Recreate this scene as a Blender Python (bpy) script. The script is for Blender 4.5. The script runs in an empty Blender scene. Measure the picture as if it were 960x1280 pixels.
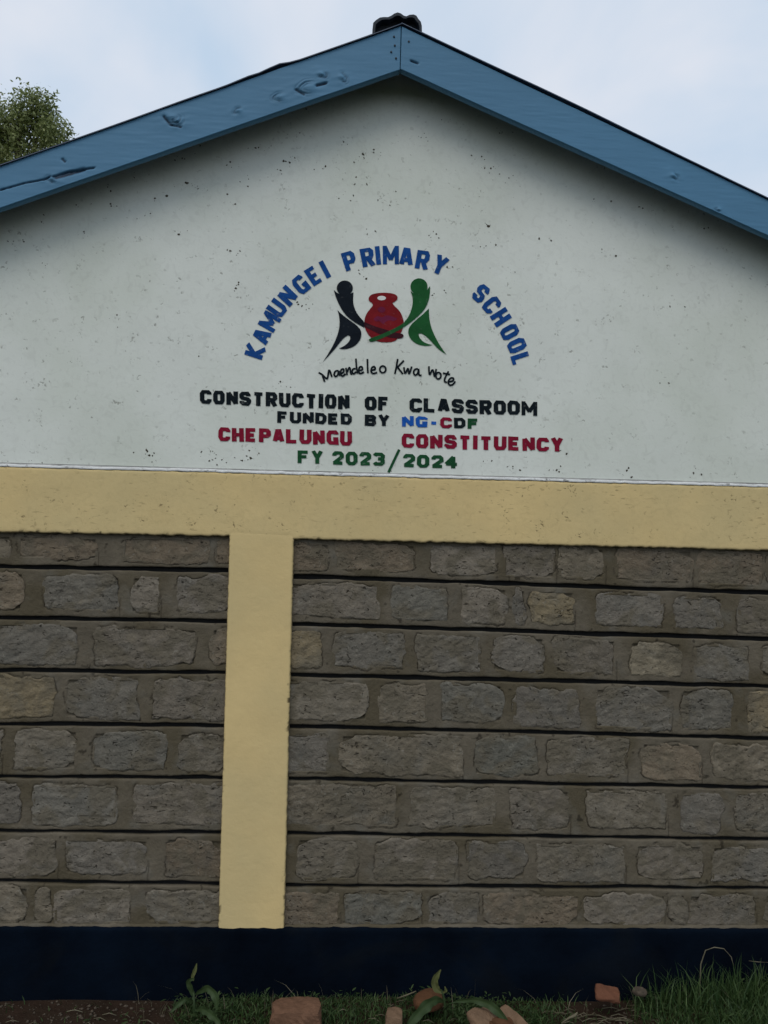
import bpy, bmesh, math, random
import numpy as np
from mathutils import Vector, Matrix
from mathutils.geometry import tessellate_polygon

random.seed(7); RNG = np.random.default_rng(7)
S = bpy.context.scene
C = S.collection
rad = math.radians

# ------------------------------------------------------------------ camera
CAM = np.array([0.0, -3.2, 1.733])
PITCH, YAW, ROLL, FPX = rad(3.0), rad(2.5366), rad(1.5416), 1000.0
fwd = np.array([math.sin(YAW)*math.cos(PITCH), math.cos(YAW)*math.cos(PITCH), math.sin(PITCH)])
rgt0 = np.array([math.cos(YAW), -math.sin(YAW), 0.0]); up0 = np.cross(rgt0, fwd)
rgt = math.cos(ROLL)*rgt0 + math.sin(ROLL)*up0
upv = -math.sin(ROLL)*rgt0 + math.cos(ROLL)*up0
cd = bpy.data.cameras.new('camera'); cam = bpy.data.objects.new('camera', cd); C.objects.link(cam)
M3 = Matrix((rgt.tolist(), upv.tolist(), (-fwd).tolist())).transposed()
cam.matrix_world = Matrix.Translation(CAM.tolist()) @ M3.to_4x4()
cd.sensor_width = 36.0; cd.lens = 36.0*FPX/1280.0
cd.clip_start = 0.05; cd.clip_end = 3000
S.camera = cam

def PX(px, py, y=0.0):
    """photo pixel -> point on the vertical plane at depth y; returns (x, z)"""
    d = rgt*(px-480)/FPX - upv*(py-640)/FPX + fwd
    t = (y-CAM[1])/d[1]
    return CAM[0]+d[0]*t, CAM[2]+d[2]*t
def P3(px, py, y=0.0):
    x, z = PX(px, py, y); return (x, y, z)

# ------------------------------------------------------------------ world, sun, exposure
SUN_EL, SUN_AZ = rad(52), rad(200)     # azimuth clockwise from +y: high, from behind the photographer's left
W = bpy.data.worlds.new('World'); S.world = W; W.use_nodes = True
nt = W.node_tree; nt.nodes.clear()
def N(nt, t, **k):
    n = nt.nodes.new(t)
    for a, b in k.items():
        if a.startswith('i_'):
            key = a[2:]
            key = int(key) if key.isdigit() else key.replace('_', ' ')
            n.inputs[key].default_value = b
        else: setattr(n, a, b)
    return n
wo = N(nt, 'ShaderNodeOutputWorld')
bg = N(nt, 'ShaderNodeBackground', i_Strength=0.1)
sky = N(nt, 'ShaderNodeTexSky', sky_type='NISHITA', sun_disc=False, sun_elevation=SUN_EL, sun_rotation=SUN_AZ, air_density=1.0, dust_density=2.0)
tc = N(nt, 'ShaderNodeTexCoord')
mp = N(nt, 'ShaderNodeMapping'); mp.inputs['Scale'].default_value = (1, 1, 1.7)
n1 = N(nt, 'ShaderNodeTexNoise', i_Scale=2.6, i_Detail=5.0, i_Roughness=0.5, i_Distortion=0.35)
cr = N(nt, 'ShaderNodeValToRGB')
cr.color_ramp.elements[0].position = 0.38; cr.color_ramp.elements[0].color = (5.75, 7.1, 8.7, 1)
cr.color_ramp.elements[1].position = 0.62; cr.color_ramp.elements[1].color = (8.0, 8.4, 9.2, 1)
mx = N(nt, 'ShaderNodeMix', data_type='RGBA'); mx.inputs[0].default_value = 0.9
L = nt.links.new
L(tc.outputs['Generated'], mp.inputs['Vector']); L(mp.outputs[0], n1.inputs['Vector'])
L(n1.outputs['Fac'], cr.inputs[0]); L(sky.outputs[0], mx.inputs['A']); L(cr.outputs[0], mx.inputs['B'])
L(mx.outputs['Result'], bg.inputs['Color']); L(bg.outputs[0], wo.inputs[0])
sd = bpy.data.lights.new('sun', 'SUN'); sd.energy = 1.0; sd.angle = rad(38); sd.color = (1.0, 0.93, 0.80)
so = bpy.data.objects.new('sun', sd); C.objects.link(so)
sdir = Vector((math.sin(SUN_AZ)*math.cos(SUN_EL), math.cos(SUN_AZ)*math.cos(SUN_EL), math.sin(SUN_EL)))
so.rotation_euler = sdir.to_track_quat('Z', 'Y').to_euler(); so.location = (0, 0, 30)
S.view_settings.view_transform = 'Standard'; S.view_settings.look = 'None'
S.view_settings.exposure = 0.0; S.view_settings.gamma = 1.0

# ------------------------------------------------------------------ noise
_T = np.random.default_rng(3).random((256, 256))
def vn(x, y, s=1.0, seed=0):
    """smooth value noise in 0..1, s = feature size in metres"""
    x = np.asarray(x, float)/s + seed*17.31; y = np.asarray(y, float)/s + seed*9.77
    xi = np.floor(x).astype(int); yi = np.floor(y).astype(int)
    fx = x-xi; fy = y-yi; fx = fx*fx*(3-2*fx); fy = fy*fy*(3-2*fy)
    g = lambda a, b: _T[a & 255, b & 255]
    return (g(xi, yi)*(1-fx)+g(xi+1, yi)*fx)*(1-fy)+(g(xi, yi+1)*(1-fx)+g(xi+1, yi+1)*fx)*fy
def fbm(x, y, s, seed=0, o=3):
    r = 0; a = 1; t = 0
    for k in range(o):
        r = r+a*vn(x, y, s/2**k, seed+k*5); t += a; a *= .5
    return r/t*2-1
def sstep(a, b, x):
    t = np.clip((x-a)/(b-a), 0, 1); return t*t*(3-2*t)

# ------------------------------------------------------------------ materials
def mat(name, base, rough=0.85, var=0.12, vscale=8.0, bump=0.3, bscale=60.0, bdist=0.004, spec=0.3, extra=None):
    m = bpy.data.materials.new(name); m.use_nodes = True
    nt = m.node_tree; b = nt.nodes['Principled BSDF']; L = nt.links.new
    b.inputs['Roughness'].default_value = rough; b.inputs['Specular IOR Level'].default_value = spec
    geo = N(nt, 'ShaderNodeNewGeometry')
    n = N(nt, 'ShaderNodeTexNoise', i_Scale=vscale, i_Detail=6.0, i_Roughness=0.6)
    L(geo.outputs['Position'], n.inputs['Vector'])
    mr = N(nt, 'ShaderNodeMapRange', i_1=0.3, i_2=0.7, i_3=1-var, i_4=1+var); L(n.outputs['Fac'], mr.inputs[0])
    col = N(nt, 'ShaderNodeVectorMath', operation='SCALE'); col.inputs[0].default_value = base
    L(mr.outputs[0], col.inputs['Scale'])
    nb = N(nt, 'ShaderNodeTexNoise', i_Scale=bscale, i_Detail=8.0, i_Roughness=0.65)
    L(geo.outputs['Position'], nb.inputs['Vector'])
    bp = N(nt, 'ShaderNodeBump', i_Strength=bump, i_Distance=bdist); L(nb.outputs['Fac'], bp.inputs['Height'])
    L(bp.outputs[0], b.inputs['Normal'])
    out = col.outputs[0]; h = nb.outputs['Fac']
    if extra: out = extra(nt, out, geo, bp, nb)
    L(out, b.inputs['Base Color'])
    return m
def mixc(nt, fac, a, bcol, mul=False):
    k = N(nt, 'ShaderNodeMix', data_type='RGBA', blend_type='MULTIPLY' if mul else 'MIX')
    L = nt.links.new
    if isinstance(fac, float): k.inputs[0].default_value = fac
    else: L(fac, k.inputs[0])
    L(a, k.inputs['A'])
    if isinstance(bcol, tuple): k.inputs['B'].default_value = (*bcol, 1)
    else: L(bcol, k.inputs['B'])
    return k.outputs['Result']
def noise_mask(nt, vec, scale, lo, hi, detail=2.0, kind='ShaderNodeTexNoise', seed=None, dist=0.0):
    L = nt.links.new
    if seed is not None:
        ad = N(nt, 'ShaderNodeVectorMath', operation='ADD'); ad.inputs[1].default_value = (seed, seed*1.7, seed*.6)
        L(vec, ad.inputs[0]); vec = ad.outputs[0]
    n = N(nt, 'ShaderNodeTexNoise', i_Scale=scale, i_Detail=detail, i_Distortion=dist); L(vec, n.inputs['Vector'])
    r = N(nt, 'ShaderNodeMapRange', i_1=lo, i_2=hi, i_3=0.0, i_4=1.0); r.clamp = True
    L(n.outputs['Fac'], r.inputs[0]); return r.outputs[0]
def mul(nt, a, b):
    k = N(nt, 'ShaderNodeMath', operation='MULTIPLY')
    for i, v in enumerate((a, b)):
        if isinstance(v, float): k.inputs[i].default_value = v
        else: nt.links.new(v, k.inputs[i])
    return k.outputs[0]

def speckle(dark, amount_lo, amount_hi, fine=(95.0, .66, .71), stain=None, k=.75):
    """clusters of small dark pits where the plaster skin has broken"""
    def f(nt, out, geo, bp, nb):
        pos = geo.outputs['Position']
        cl = mul(nt, noise_mask(nt, pos, 15.0, amount_lo, amount_hi, 2.0, seed=4.0), noise_mask(nt, pos, 1.6, .40, .55, 2.0, seed=14.0))
        fn = noise_mask(nt, pos, fine[0], fine[1], fine[2], 3.0, seed=11.0, dist=.6)
        pit = mul(nt, cl, fn)
        if stain:
            st = noise_mask(nt, pos, 2.2, .42, .7, 6.0, seed=21.0)
            out = mixc(nt, mul(nt, st, stain[1]), out, stain[0])
        # a few lone flecks, and faint brushed dirt streaks
        lone = noise_mask(nt, pos, 42., .735, .76, 1., seed=71.)
        pk = N(nt, 'ShaderNodeMath', operation='MAXIMUM'); nt.links.new(pit, pk.inputs[0]); nt.links.new(mul(nt, lone, .35), pk.inputs[1]); pit = pk.outputs[0]
        gr = noise_mask(nt, pos, 28., .52, .72, 6., seed=77., dist=1.5)
        out = mixc(nt, mul(nt, gr, .10), out, dark)
        out = mixc(nt, mul(nt, pit, k), out, dark)
        # pits are hollow too
        sub = N(nt, 'ShaderNodeMath', operation='SUBTRACT'); nt.links.new(nb.outputs['Fac'], sub.inputs[0])
        nt.links.new(mul(nt, pit, 1.6), sub.inputs[1]); nt.links.new(sub.outputs[0], bp.inputs['Height'])
        return out
    return f
M = {}
def attr_dark(dark, k=1.0, names='crack'):
    def f(nt, out, geo, bp, nb):
        a = N(nt, 'ShaderNodeAttribute', attribute_name=names)
        return mixc(nt, mul(nt, a.outputs['Fac'], k), out, dark)
    return f
def cream_extra(nt, out, geo, bp, nb):
    L = nt.links.new; pos = geo.outputs['Position']
    out = speckle((.16, .115, .055), .56, .64, (85., .585, .64), stain=((.56, .46, .245), .6))(nt, out, geo, bp, nb)
    # short horizontal trowel drags
    ma = N(nt, 'ShaderNodeMapping'); ma.inputs['Scale'].default_value = (1, 1, 4.5); ma.inputs['Rotation'].default_value = (0, .12, 0); L(pos, ma.inputs['Vector'])
    st = mul(nt, noise_mask(nt, ma.outputs[0], 26., .62, .68, 3., seed=51.), noise_mask(nt, pos, 3.2, .47, .6, 2., seed=55.))
    out = mixc(nt, mul(nt, st, .55), out, (.22, .155, .075))
    a = N(nt, 'ShaderNodeAttribute', attribute_name='crack')
    return mixc(nt, a.outputs['Fac'], out, (.03, .022, .014))
M['gable'] = mat('white_gable_paint', (.715, .745, .695), .85, .05, 3.0, .3, 55, .003, spec=.15, extra=speckle((.10, .09, .065), .575, .64, (78., .60, .65), stain=((.59, .63, .55), .6), k=.5))
M['lip'] = mat('white_lip_paint', (.76, .77, .76), .85, .12, 14, .5, 60, .004, spec=.15, extra=speckle((.09, .08, .07), .45, .55, (60., .58, .64)))
M['joint'] = mat('grey_joint_mortar', (.36, .36, .35), .9, .35, 12, .5, 60, .004)
M['cream'] = mat('cream_paint', (.66, .505, .245), .85, .07, 3.5, .4, 45, .004, spec=.12, extra=cream_extra)
M['cream_clean'] = mat('cream_paint', (.66, .505, .245), .85, .07, 3.5, .4, 45, .004, spec=.12, extra=lambda nt, out, geo, bp, nb: attr_dark((.03, .022, .014), 1.0)(nt, mixc(nt, mul(nt, noise_mask(nt, geo.outputs['Position'], 2.2, .42, .7, 6.0, seed=21.0), .6), out, (.56, .46, .245)), geo, bp, nb))
M['plinth'] = mat('navy_plinth_paint', (.0022, .0048, .0100), .9, .5, 3.0, .6, 40, .005, spec=.03, extra=lambda nt, out, geo, bp, nb: mixc(nt, mul(nt, noise_mask(nt, geo.outputs['Position'], 2.6, .5, .72, 7., seed=91., dist=1.), .55), out, (.0075, .0085, .0095)))
M['board'] = mat('blue_board_paint', (.066, .188, .315), .6, .07, 2.0, .2, 25, .002, spec=.35)
M['roof'] = mat('blue_grey_roof_sheet', (.06, .085, .13), .45, .2, 3.0, .15, 30, .002, spec=.5)
M['cap'] = mat('dark_ridge_metal', (.016, .024, .036), .6, .3, 8.0, .3, 30, .003)
M['cavity'] = mat('ridge_cavity_shade', (.02, .024, .03), .9, .3, 8.0, .4, 30, .004)  # stands for the shade inside the ridge cap
M['side'] = mat('plain_side_plaster', (.5, .48, .42), .85, .1, 3.0, .3, 50, .003)
M['black_joint'] = mat('black_painted_joint', (.006, .006, .006), .8, .2, 8.0, .3, 40, .003)
M['nail'] = mat('rusty_nail_head', (.03, .035, .045), .6, .2, 30, .2, 60, .001)

def mort_extra(nt, out, geo, bp, nb):
    pos = geo.outputs['Position']
    out = mixc(nt, mul(nt, noise_mask(nt, pos, 3.5, .45, .60, 4., seed=2.), .85), out, (.090, .075, .048))
    out = mixc(nt, mul(nt, noise_mask(nt, pos, 10., .55, .72, 5., seed=8.), .5), out, (.150, .143, .122))
    return attr_dark((.018, .015, .011), .9)(nt, out, geo, bp, nb)
M['mortar'] = mat('grey_brown_mortar', (.128, .110, .082), .95, .16, 14.0, .9, 80, .005, spec=.05, extra=mort_extra)
M['board'] = mat('blue_board_paint', (.066, .188, .315), .6, .06, 2.0, .2, 25, .002, spec=.35, extra=attr_dark((.006, .01, .028), .95))

def stone_extra(nt, out, geo, bp, nb):
    smear = noise_mask(nt, geo.outputs['Position'], 8., .50, .60, 6., seed=61., dist=.7)
    L = nt.links.new; pos = geo.outputs['Position']
    oi = N(nt, 'ShaderNodeObjectInfo')
    k = N(nt, 'ShaderNodeMix', data_type='RGBA', blend_type='MULTIPLY'); k.inputs[0].default_value = 1.0
    L(out, k.inputs['A']); L(oi.outputs['Color'], k.inputs['B']); out = k.outputs['Result']
    out = mixc(nt, mul(nt, noise_mask(nt, pos, 9., .5, .68, 5., seed=5.), .45), out, (.115, .112, .098))
    out = mixc(nt, mul(nt, noise_mask(nt, pos, 12., .55, .7, 5., seed=15.), .4), out, (.155, .13, .09))
    pit = mul(nt, noise_mask(nt, pos, 70., .66, .72, 2., seed=31., dist=.8), noise_mask(nt, pos, 6., .48, .6, 2., seed=33.))
    # chisel nicks: short slanted dark cuts, each with a pale bruise beside it
    ma = N(nt, 'ShaderNodeMapping'); ma.inputs['Scale'].default_value = (1, 1, 2.6); ma.inputs['Rotation'].default_value = (0, .6, 0); L(pos, ma.inputs['Vector'])
    nick = mul(nt, noise_mask(nt, ma.outputs[0], 42., .64, .69, 3., seed=35., dist=.9), noise_mask(nt, pos, 7., .42, .55, 2., seed=37.))
    pk = N(nt, 'ShaderNodeMath', operation='MAXIMUM'); L(pit, pk.inputs[0]); L(nick, pk.inputs[1]); pit = pk.outputs[0]
    out = mixc(nt, mul(nt, pit, .8), out, (.02, .017, .013))
    lt = noise_mask(nt, pos, 55., .60, .70, 5., seed=41., dist=1.4)
    out = mixc(nt, mul(nt, lt, .5), out, (.25, .235, .195))
    sub = N(nt, 'ShaderNodeMath', operation='SUBTRACT'); L(nb.outputs['Fac'], sub.inputs[0])
    L(pit, sub.inputs[1]); L(sub.outputs[0], bp.inputs['Height'])
    out = mixc(nt, mul(nt, smear, .75), out, (.128, .111, .081))
    return attr_dark((.022, .018, .014), .8)(nt, out, geo, bp, nb)
M['stone'] = mat('quarried_tuff', (1, 1, 1), .95, .2, 22.0, 1.0, 60, .009, spec=.05, extra=stone_extra)

def paint(name, col, spots=.35):
    def f(nt, out, geo, bp, nb):
        pos = geo.outputs['Position']
        return mixc(nt, mul(nt, noise_mask(nt, pos, 70., .62, .74, 4., seed=3.), spots), out, (.4, .41, .4))
    return mat(name, col, .85, .22, 16.0, .25, 55, .003, spec=.05, extra=f)
M['p_blue'] = paint('blue_letter_paint', (.012, .065, .24))
M['p_blue2'] = paint('bright_blue_letter_paint', (.015, .10, .42), .15)
M['p_black'] = paint('black_letter_paint', (.008, .013, .017), .2)
M['p_red'] = paint('crimson_letter_paint', (.22, .011, .032), .15)
M['p_green'] = paint('green_letter_paint', (.014, .075, .03), .2)
M['e_green'] = paint('green_emblem_paint', (.017, .095, .030), .1)
M['e_red'] = paint('red_emblem_paint', (.19, .014, .018), .1)
M['e_black'] = paint('black_emblem_paint', (.010, .014, .02), .06)
M['e_maroon'] = paint('dark_maroon_paint', (.045, .012, .018), .05)
M['e_purple'] = paint('faded_blue_over_red_paint', (.15, .018, .05), .05)
M['e_white'] = paint('white_emblem_paint', (.70, .70, .68), .0)

# ------------------------------------------------------------------ object helpers
def mesh(name, V, F, m, parent=None, smooth=False, attrs=None):
    me = bpy.data.meshes.new(name)
    V = np.asarray(V, float).reshape(-1, 3)
    if isinstance(F, np.ndarray):
        me.vertices.add(len(V)); me.vertices.foreach_set('co', V.ravel())
        nf, k = F.shape
        me.loops.add(nf*k); me.loops.foreach_set('vertex_index', F.ravel().astype(np.int32))
        me.polygons.add(nf); me.polygons.foreach_set('loop_start', np.arange(0, nf*k, k, dtype=np.int32))
        me.update(calc_edges=True)
    else:
        me.from_pydata(V.tolist(), [], F); me.update()
    if attrs:
        for n, v in attrs.items():
            a = me.attributes.new(n, 'FLOAT', 'POINT'); a.data.foreach_set('value', np.asarray(v, np.float32))
    if smooth: me.polygons.foreach_set('use_smooth', np.ones(len(me.polygons), bool))
    me.materials.append(m)
    o = bpy.data.objects.new(name, me); C.objects.link(o)
    if parent: o.parent = parent
    return o
def tag(o, label=None, cat=None, group=None, kind=None):
    for k, v in (('label', label), ('category', cat), ('group', group), ('kind', kind)):
        if v: o[k] = v
    return o
def empty(name, loc=(0, 0, 0)):
    o = bpy.data.objects.new(name, None); o.location = loc; C.objects.link(o); o.empty_display_size = .1; return o
def gridfaces(nu, nv):
    i = np.arange((nu-1)*(nv-1)); a = (i//(nv-1))*nv + i % (nv-1)
    return np.stack([a, a+nv, a+nv+1, a+1], 1)
def boxes(name, lst, m, parent=None, bevel=0.0):
    bm = bmesh.new()
    for (x0, x1, y0, y1, z0, z1) in lst:
        g = bmesh.ops.create_cube(bm, size=1)
        for v in g['verts']:
            v.co = Vector(((x0+x1)/2+v.co.x*(x1-x0), (y0+y1)/2+v.co.y*(y1-y0), (z0+z1)/2+v.co.z*(z1-z0)))
    if bevel: bmesh.ops.bevel(bm, geom=bm.edges[:], offset=bevel, segments=2, affect='EDGES')
    me = bpy.data.meshes.new(name); bm.to_mesh(me); bm.free(); me.materials.append(m)
    o = bpy.data.objects.new(name, me); C.objects.link(o)
    if parent: o.parent = parent
    return o
def relief(name, BL, BR, TR, TL, yf, depth, m, parent, res=.006, edge=.0015, relf=.0012, es=.03, seed=0, edges='btlr', hfun=None, attrs=True, roundr=.004, botfun=None, bmask=None, edge_dark=0, dseed=None):
    """a plastered face with wavy edges and hand-trowelled relief; returns at the edges run back into the wall"""
    w = math.hypot(BR[0]-BL[0], BR[1]-BL[1]); h = math.hypot(TL[0]-BL[0], TL[1]-BL[1])
    nu = max(4, int(w/res)); nv = max(4, int(h/res))
    u, v = np.meshgrid(np.linspace(0, 1, nu), np.linspace(0, 1, nv), indexing='ij')
    X = (BL[0]*(1-u)+BR[0]*u)*(1-v)+(TL[0]*(1-u)+TR[0]*u)*v
    Z = (BL[1]*(1-u)+BR[1]*u)*(1-v)+(TL[1]*(1-u)+TR[1]*u)*v
    bm_ = bmask(X) if bmask else 1.0
    if botfun is not None: zb0 = botfun(X); zt0 = (TL[1]*(1-u)+TR[1]*u); Z = zb0*(1-v)+zt0*v
    eb = bm_*np.exp(-v*h/.02) if 'b' in edges else 0; et = np.exp(-(1-v)*h/.02) if 't' in edges else 0
    el = np.exp(-u*w/.02) if 'l' in edges else 0; er = np.exp(-(1-u)*w/.02) if 'r' in edges else 0
    Z = Z + edge*(fbm(X, X*0+seed, es, seed+1)*eb + fbm(X, X*0+seed, es, seed+2)*et)*2
    X = X + edge*(fbm(Z, Z*0+seed, es, seed+3)*el + fbm(Z, Z*0+seed, es, seed+4)*er)*2
    D = relf*fbm(X, Z, .12, seed+6 if dseed is None else dseed, 5)
    r = roundr
    de = np.minimum(np.minimum(v*h if 'b' in edges else 9., (1-v)*h if 't' in edges else 9.), np.minimum(u*w if 'l' in edges else 9., (1-u)*w if 'r' in edges else 9.))
    if bmask: de = np.where(bm_ > 0, de, np.minimum(9., (1-v)*h))
    D = D - r*.6*np.exp(-(de/r)**2)
    crack = np.zeros_like(X)
    if edge_dark:
        sp = sstep(.25, .42, fbm(X+seed, Z, .022, seed+9, 3))*sstep(-.2, .4, fbm(X, Z, .3, seed+10, 2))
        db = np.minimum(v*h + np.where(bm_ > 0, 0., 9.) if 'b' in edges else 9., np.minimum(u*w if 'l' in edges else 9., (1-u)*w if 'r' in edges else 9.))
        crack = edge_dark*np.clip(sp*np.exp(-(db/.009)**2)*1.3+.5*np.exp(-(db/.0025)**2), 0, 1)  # black paint specks near the edges, plus a thin dark edge line
        D = D-crack*.0015
    if hfun: dd, ck_ = hfun(X, Z); D = D+dd; crack = np.maximum(crack, ck_)
    Y = yf - D
    V = np.stack([X, Y, Z], -1).reshape(-1, 3); F = gridfaces(nu, nv)
    idx = np.arange(nu*nv).reshape(nu, nv)
    loop = np.concatenate([idx[:, 0], idx[-1, 1:], idx[-2::-1, -1], idx[0, -2:0:-1]])
    Vb = V[loop].copy(); Vb[:, 1] = yf+depth
    n0 = len(V); k = len(loop); j = np.arange(k); j2 = (j+1) % k
    F2 = np.stack([loop[j], n0+j, n0+j2, loop[j2]], 1)
    V = np.vstack([V, Vb]); F = np.vstack([F, F2])
    return mesh(name, V, F, m, parent, False, {'crack': np.concatenate([crack.ravel(), np.zeros(k)])})

# ------------------------------------------------------------------ the classroom block
BX0, BX1, BY1 = -2.95, 3.27, 7.5          # outer faces of the block
bld = empty('classroom_building', (0, .1, 0))
tag(bld, 'classroom block with white gable, blue barge boards, cream pillar, grey stone panels, painted school emblem', 'building')
bld.location = (0, 0, 0)

# lines on the gable face, taken from the photograph and carried on to the corners
def line(p, q, y=0.0):
    (x0, z0), (x1, z1) = PX(*p, y), PX(*q, y)
    k = (z1-z0)/(x1-x0)
    return lambda x: z0+k*(x-x0)
apex = PX(501, 33, -.15)
YB = -.15
top_l = line((500, 33), (0, 208), YB); top_r = line((502, 33), (960, 250), YB)
bot_l = line((500, 87), (0, 260), YB); bot_r = line((502, 87), (960, 294), YB)
XA = PX(501, 60, YB)[0]
gb = line((0, 578), (960, 604))           # lower edge of the white gable
lipb = line((0, 583.5), (960, 609))       # lower edge of the white lip
gy = 0.0
# gable wall: wide polygon with its top tucked under the roof
segs = 40
tz = lambda x: (top_l(x) if x < XA else top_r(x)) - .02
xs = sorted(list(np.linspace(BX0, XA, segs)) + list(np.linspace(XA+.001, BX1, segs)))
V = []; F = []
for x in xs: V += [(x, 0, gb(x)), (x, 0, tz(x)), (x, .2, gb(x)), (x, .2, tz(x))]
for i in range(len(xs)-1):
    a = 4*i; b = a+4
    F += [(a, b, b+1, a+1), (a+2, a+3, b+3, b+2), (a+1, b+1, b+3, a+3), (a, a+2, b+2, b)]
gable = mesh('gable_wall', V, F, M['gable'], bld)
relief('gable_joint', (BX0, lipb(BX0)-.002), (BX1, lipb(BX1)-.002), (BX1, gb(BX1)+.001), (BX0, gb(BX0)+.001), .0010, .1, M['joint'], bld, res=.008, edge=0, relf=.0012, edges='')
relief('painted_lip', (BX0, lipb(BX0)), (BX1, lipb(BX1)), (BX1, (gb(BX1)*.62+lipb(BX1)*.38)), (BX0, (gb(BX0)*.62+lipb(BX0)*.38)), -.0062, .02, M['lip'], bld, res=.005, edge=.0012, relf=.0006, seed=5, roundr=.0008)

bb_l = line((0, 665), (287, 670)); bb_r = line((367, 673.5), (960, 688))
px_l = PX(287, 671)[0]; px_r = PX(367, 672)[0]       # pillar edges, top
qx_l = PX(273, 1160)[0]; qx_r = PX(355, 1160)[0]     # pillar edges, foot
zb = line((0, 1158.5), (960, 1161))                  # top of the plinth
CW = .26                                             # corner pillars
xm = (px_l+px_r)/2
bbeam = lambda X: bb_l(X)+(bb_r(X)-bb_l(X))*sstep(px_l, px_r, X)
beam_edge = lambda X: np.clip(1-((X > px_l-.004) & (X < px_r+.004))-(X < BX0+CW)-(X > BX1-CW), 0, 1)
relief('ring_beam', (BX0, bb_l(BX0)), (BX1, bb_l(BX1)), (BX1, lipb(BX1)), (BX0, lipb(BX0)), -.005, .19, M['cream'], bld, res=.006, edge=.0022, relf=.0016, es=.02, seed=11, edges='bt', botfun=bbeam, bmask=beam_edge, edge_dark=.8, hfun=lambda X, Z: (-.0016*((X > px_l-.02) & (X < px_r+.02) & (beam_edge(X) < .5))*np.exp(-np.clip(Z-bbeam(X), 0, 1)**2/.015**2), 0*X))
def pillar(a, b, c, d, seed):
    zt = min(float(bbeam(a)), float(bbeam(b)))+.035
    relief('pillar', (c, zb(c)-.01), (d, zb(d)-.01), (b, zt), (a, zt), -.0047, .19, M['cream_clean'], bld, res=.004, edge=.0011, relf=.0016, es=.014, seed=seed, edges='lr', edge_dark=.85, dseed=17, hfun=lambda X, Z: (-.0018*np.clip((Z-bbeam(X))/.03, 0, 1)**1.5, 0*X))
pillar(px_l, px_r, qx_l, qx_r, 21)
pillar(BX0, BX0+CW, BX0, BX0+CW, 22); pillar(BX1-CW, BX1, BX1-CW, BX1, 23)
relief('plinth', (BX0-.01, -.25), (BX1+.01, -.25), (BX1+.01, zb(BX1)), (BX0-.01, zb(BX0)), -.012, .2, M['plinth'], bld, res=.009, edge=.002, relf=.003, seed=31, edges='t', roundr=.006)

# ------------------------------------------------------------------ stone panels
YM = .017                                  # face of the mortar
G_L = [(708, 713), (772, 776.5), (838, 840.5), (905, 907), (971, 972.5), (1039, 1041), (1101.5, 1105.5)]
G_R = [(720, 741), (780, 799), (843.5, 858), (908, 923), (973.5, 985), (1042, 1049.5), (1107, 1111)]
ST_L = [[(-75, 14), (21, 122), (152, 261), (267, 290)], [(-90, -25), (-15, 28), (52, 149), (162, 200), (219, 290)],
        [(-110, -25), (-10, 98), (118, 246), (262, 290)], [(-120, -45), (-30, 67), (80, 172), (188, 290)],
        [(-110, 3), (16, 97), (114, 207), (222, 290)], [(-130, -60), (-45, 24), (40, 146), (168, 290)],
        [(-120, -50), (-38, 73), (82, 185), (206, 290)], [(-130, -45), (-35, 36), (40, 65), (68, 163), (184, 290)]]
ST_R = [[(360, 412), (418, 520), (537, 622), (629, 695), (698, 757), (770, 866), (870, 952), (957, 1050)],
        [(360, 474), (490, 561), (575, 634), (642, 658), (662, 718), (743, 829), (842, 904), (924, 1020)],
        [(355, 403), (416, 507), (520, 601), (615, 681), (693, 770), (787, 854), (868, 938), (951, 1040)],
        [(355, 460), (472, 535), (549, 629), (642, 724), (743, 840), (851, 917), (935, 1020)],
        [(350, 411), (424, 579), (592, 672), (683, 784), (801, 877), (890, 990)],
        [(350, 497), (512, 620), (637, 713), (732, 835), (850, 903), (918, 1020)],
        [(370, 447), (467, 573), (583, 658), (670, 782), (795, 878), (890, 1000)],
        [(350, 425), (428, 527), (535, 600), (603, 725), (729, 831), (835, 858), (861, 946), (955, 1050)]]
GREY, BLUE, YEL, BRN = (.168, .154, .118), (.150, .144, .120), (.205, .176, .108), (.160, .136, .094)
TINT = {('L', 1, 219): (.175, .162, .128), ('L', 1, 52): (.15, .145, .125), ('L', 2, -10): BLUE, ('L', 3, -30): YEL, ('L', 3, 80): BLUE, ('L', 5, 40): (.17, .165, .14),
        ('L', 4, 114): (.142, .139, .122), ('R', 0, 360): BRN, ('R', 0, 418): BRN, ('R', 1, 662): YEL, ('R', 2, 355): YEL, ('R', 2, 416): BLUE, ('R', 2, 520): BLUE, ('R', 2, 787): (.215, .195, .135),
        ('R', 2, 868): BLUE, ('R', 3, 549): (.14, .138, .125), ('R', 3, 743): BLUE, ('R', 3, 935): YEL, ('R', 3, 851): (.142, .138, .12), ('R', 7, 361): BRN, ('R', 7, 350): BRN, ('R', 7, 428): (.14, .14, .14),
        ('R', 7, 603): BRN, ('R', 1, 490): (.145, .143, .138), ('R', 4, 592): (.135, .137, .138), ('L', 0, 21): BRN, ('L', 0, 152): BRN, ('R', 0, 770): BRN, ('R', 0, 870): BRN}

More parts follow.
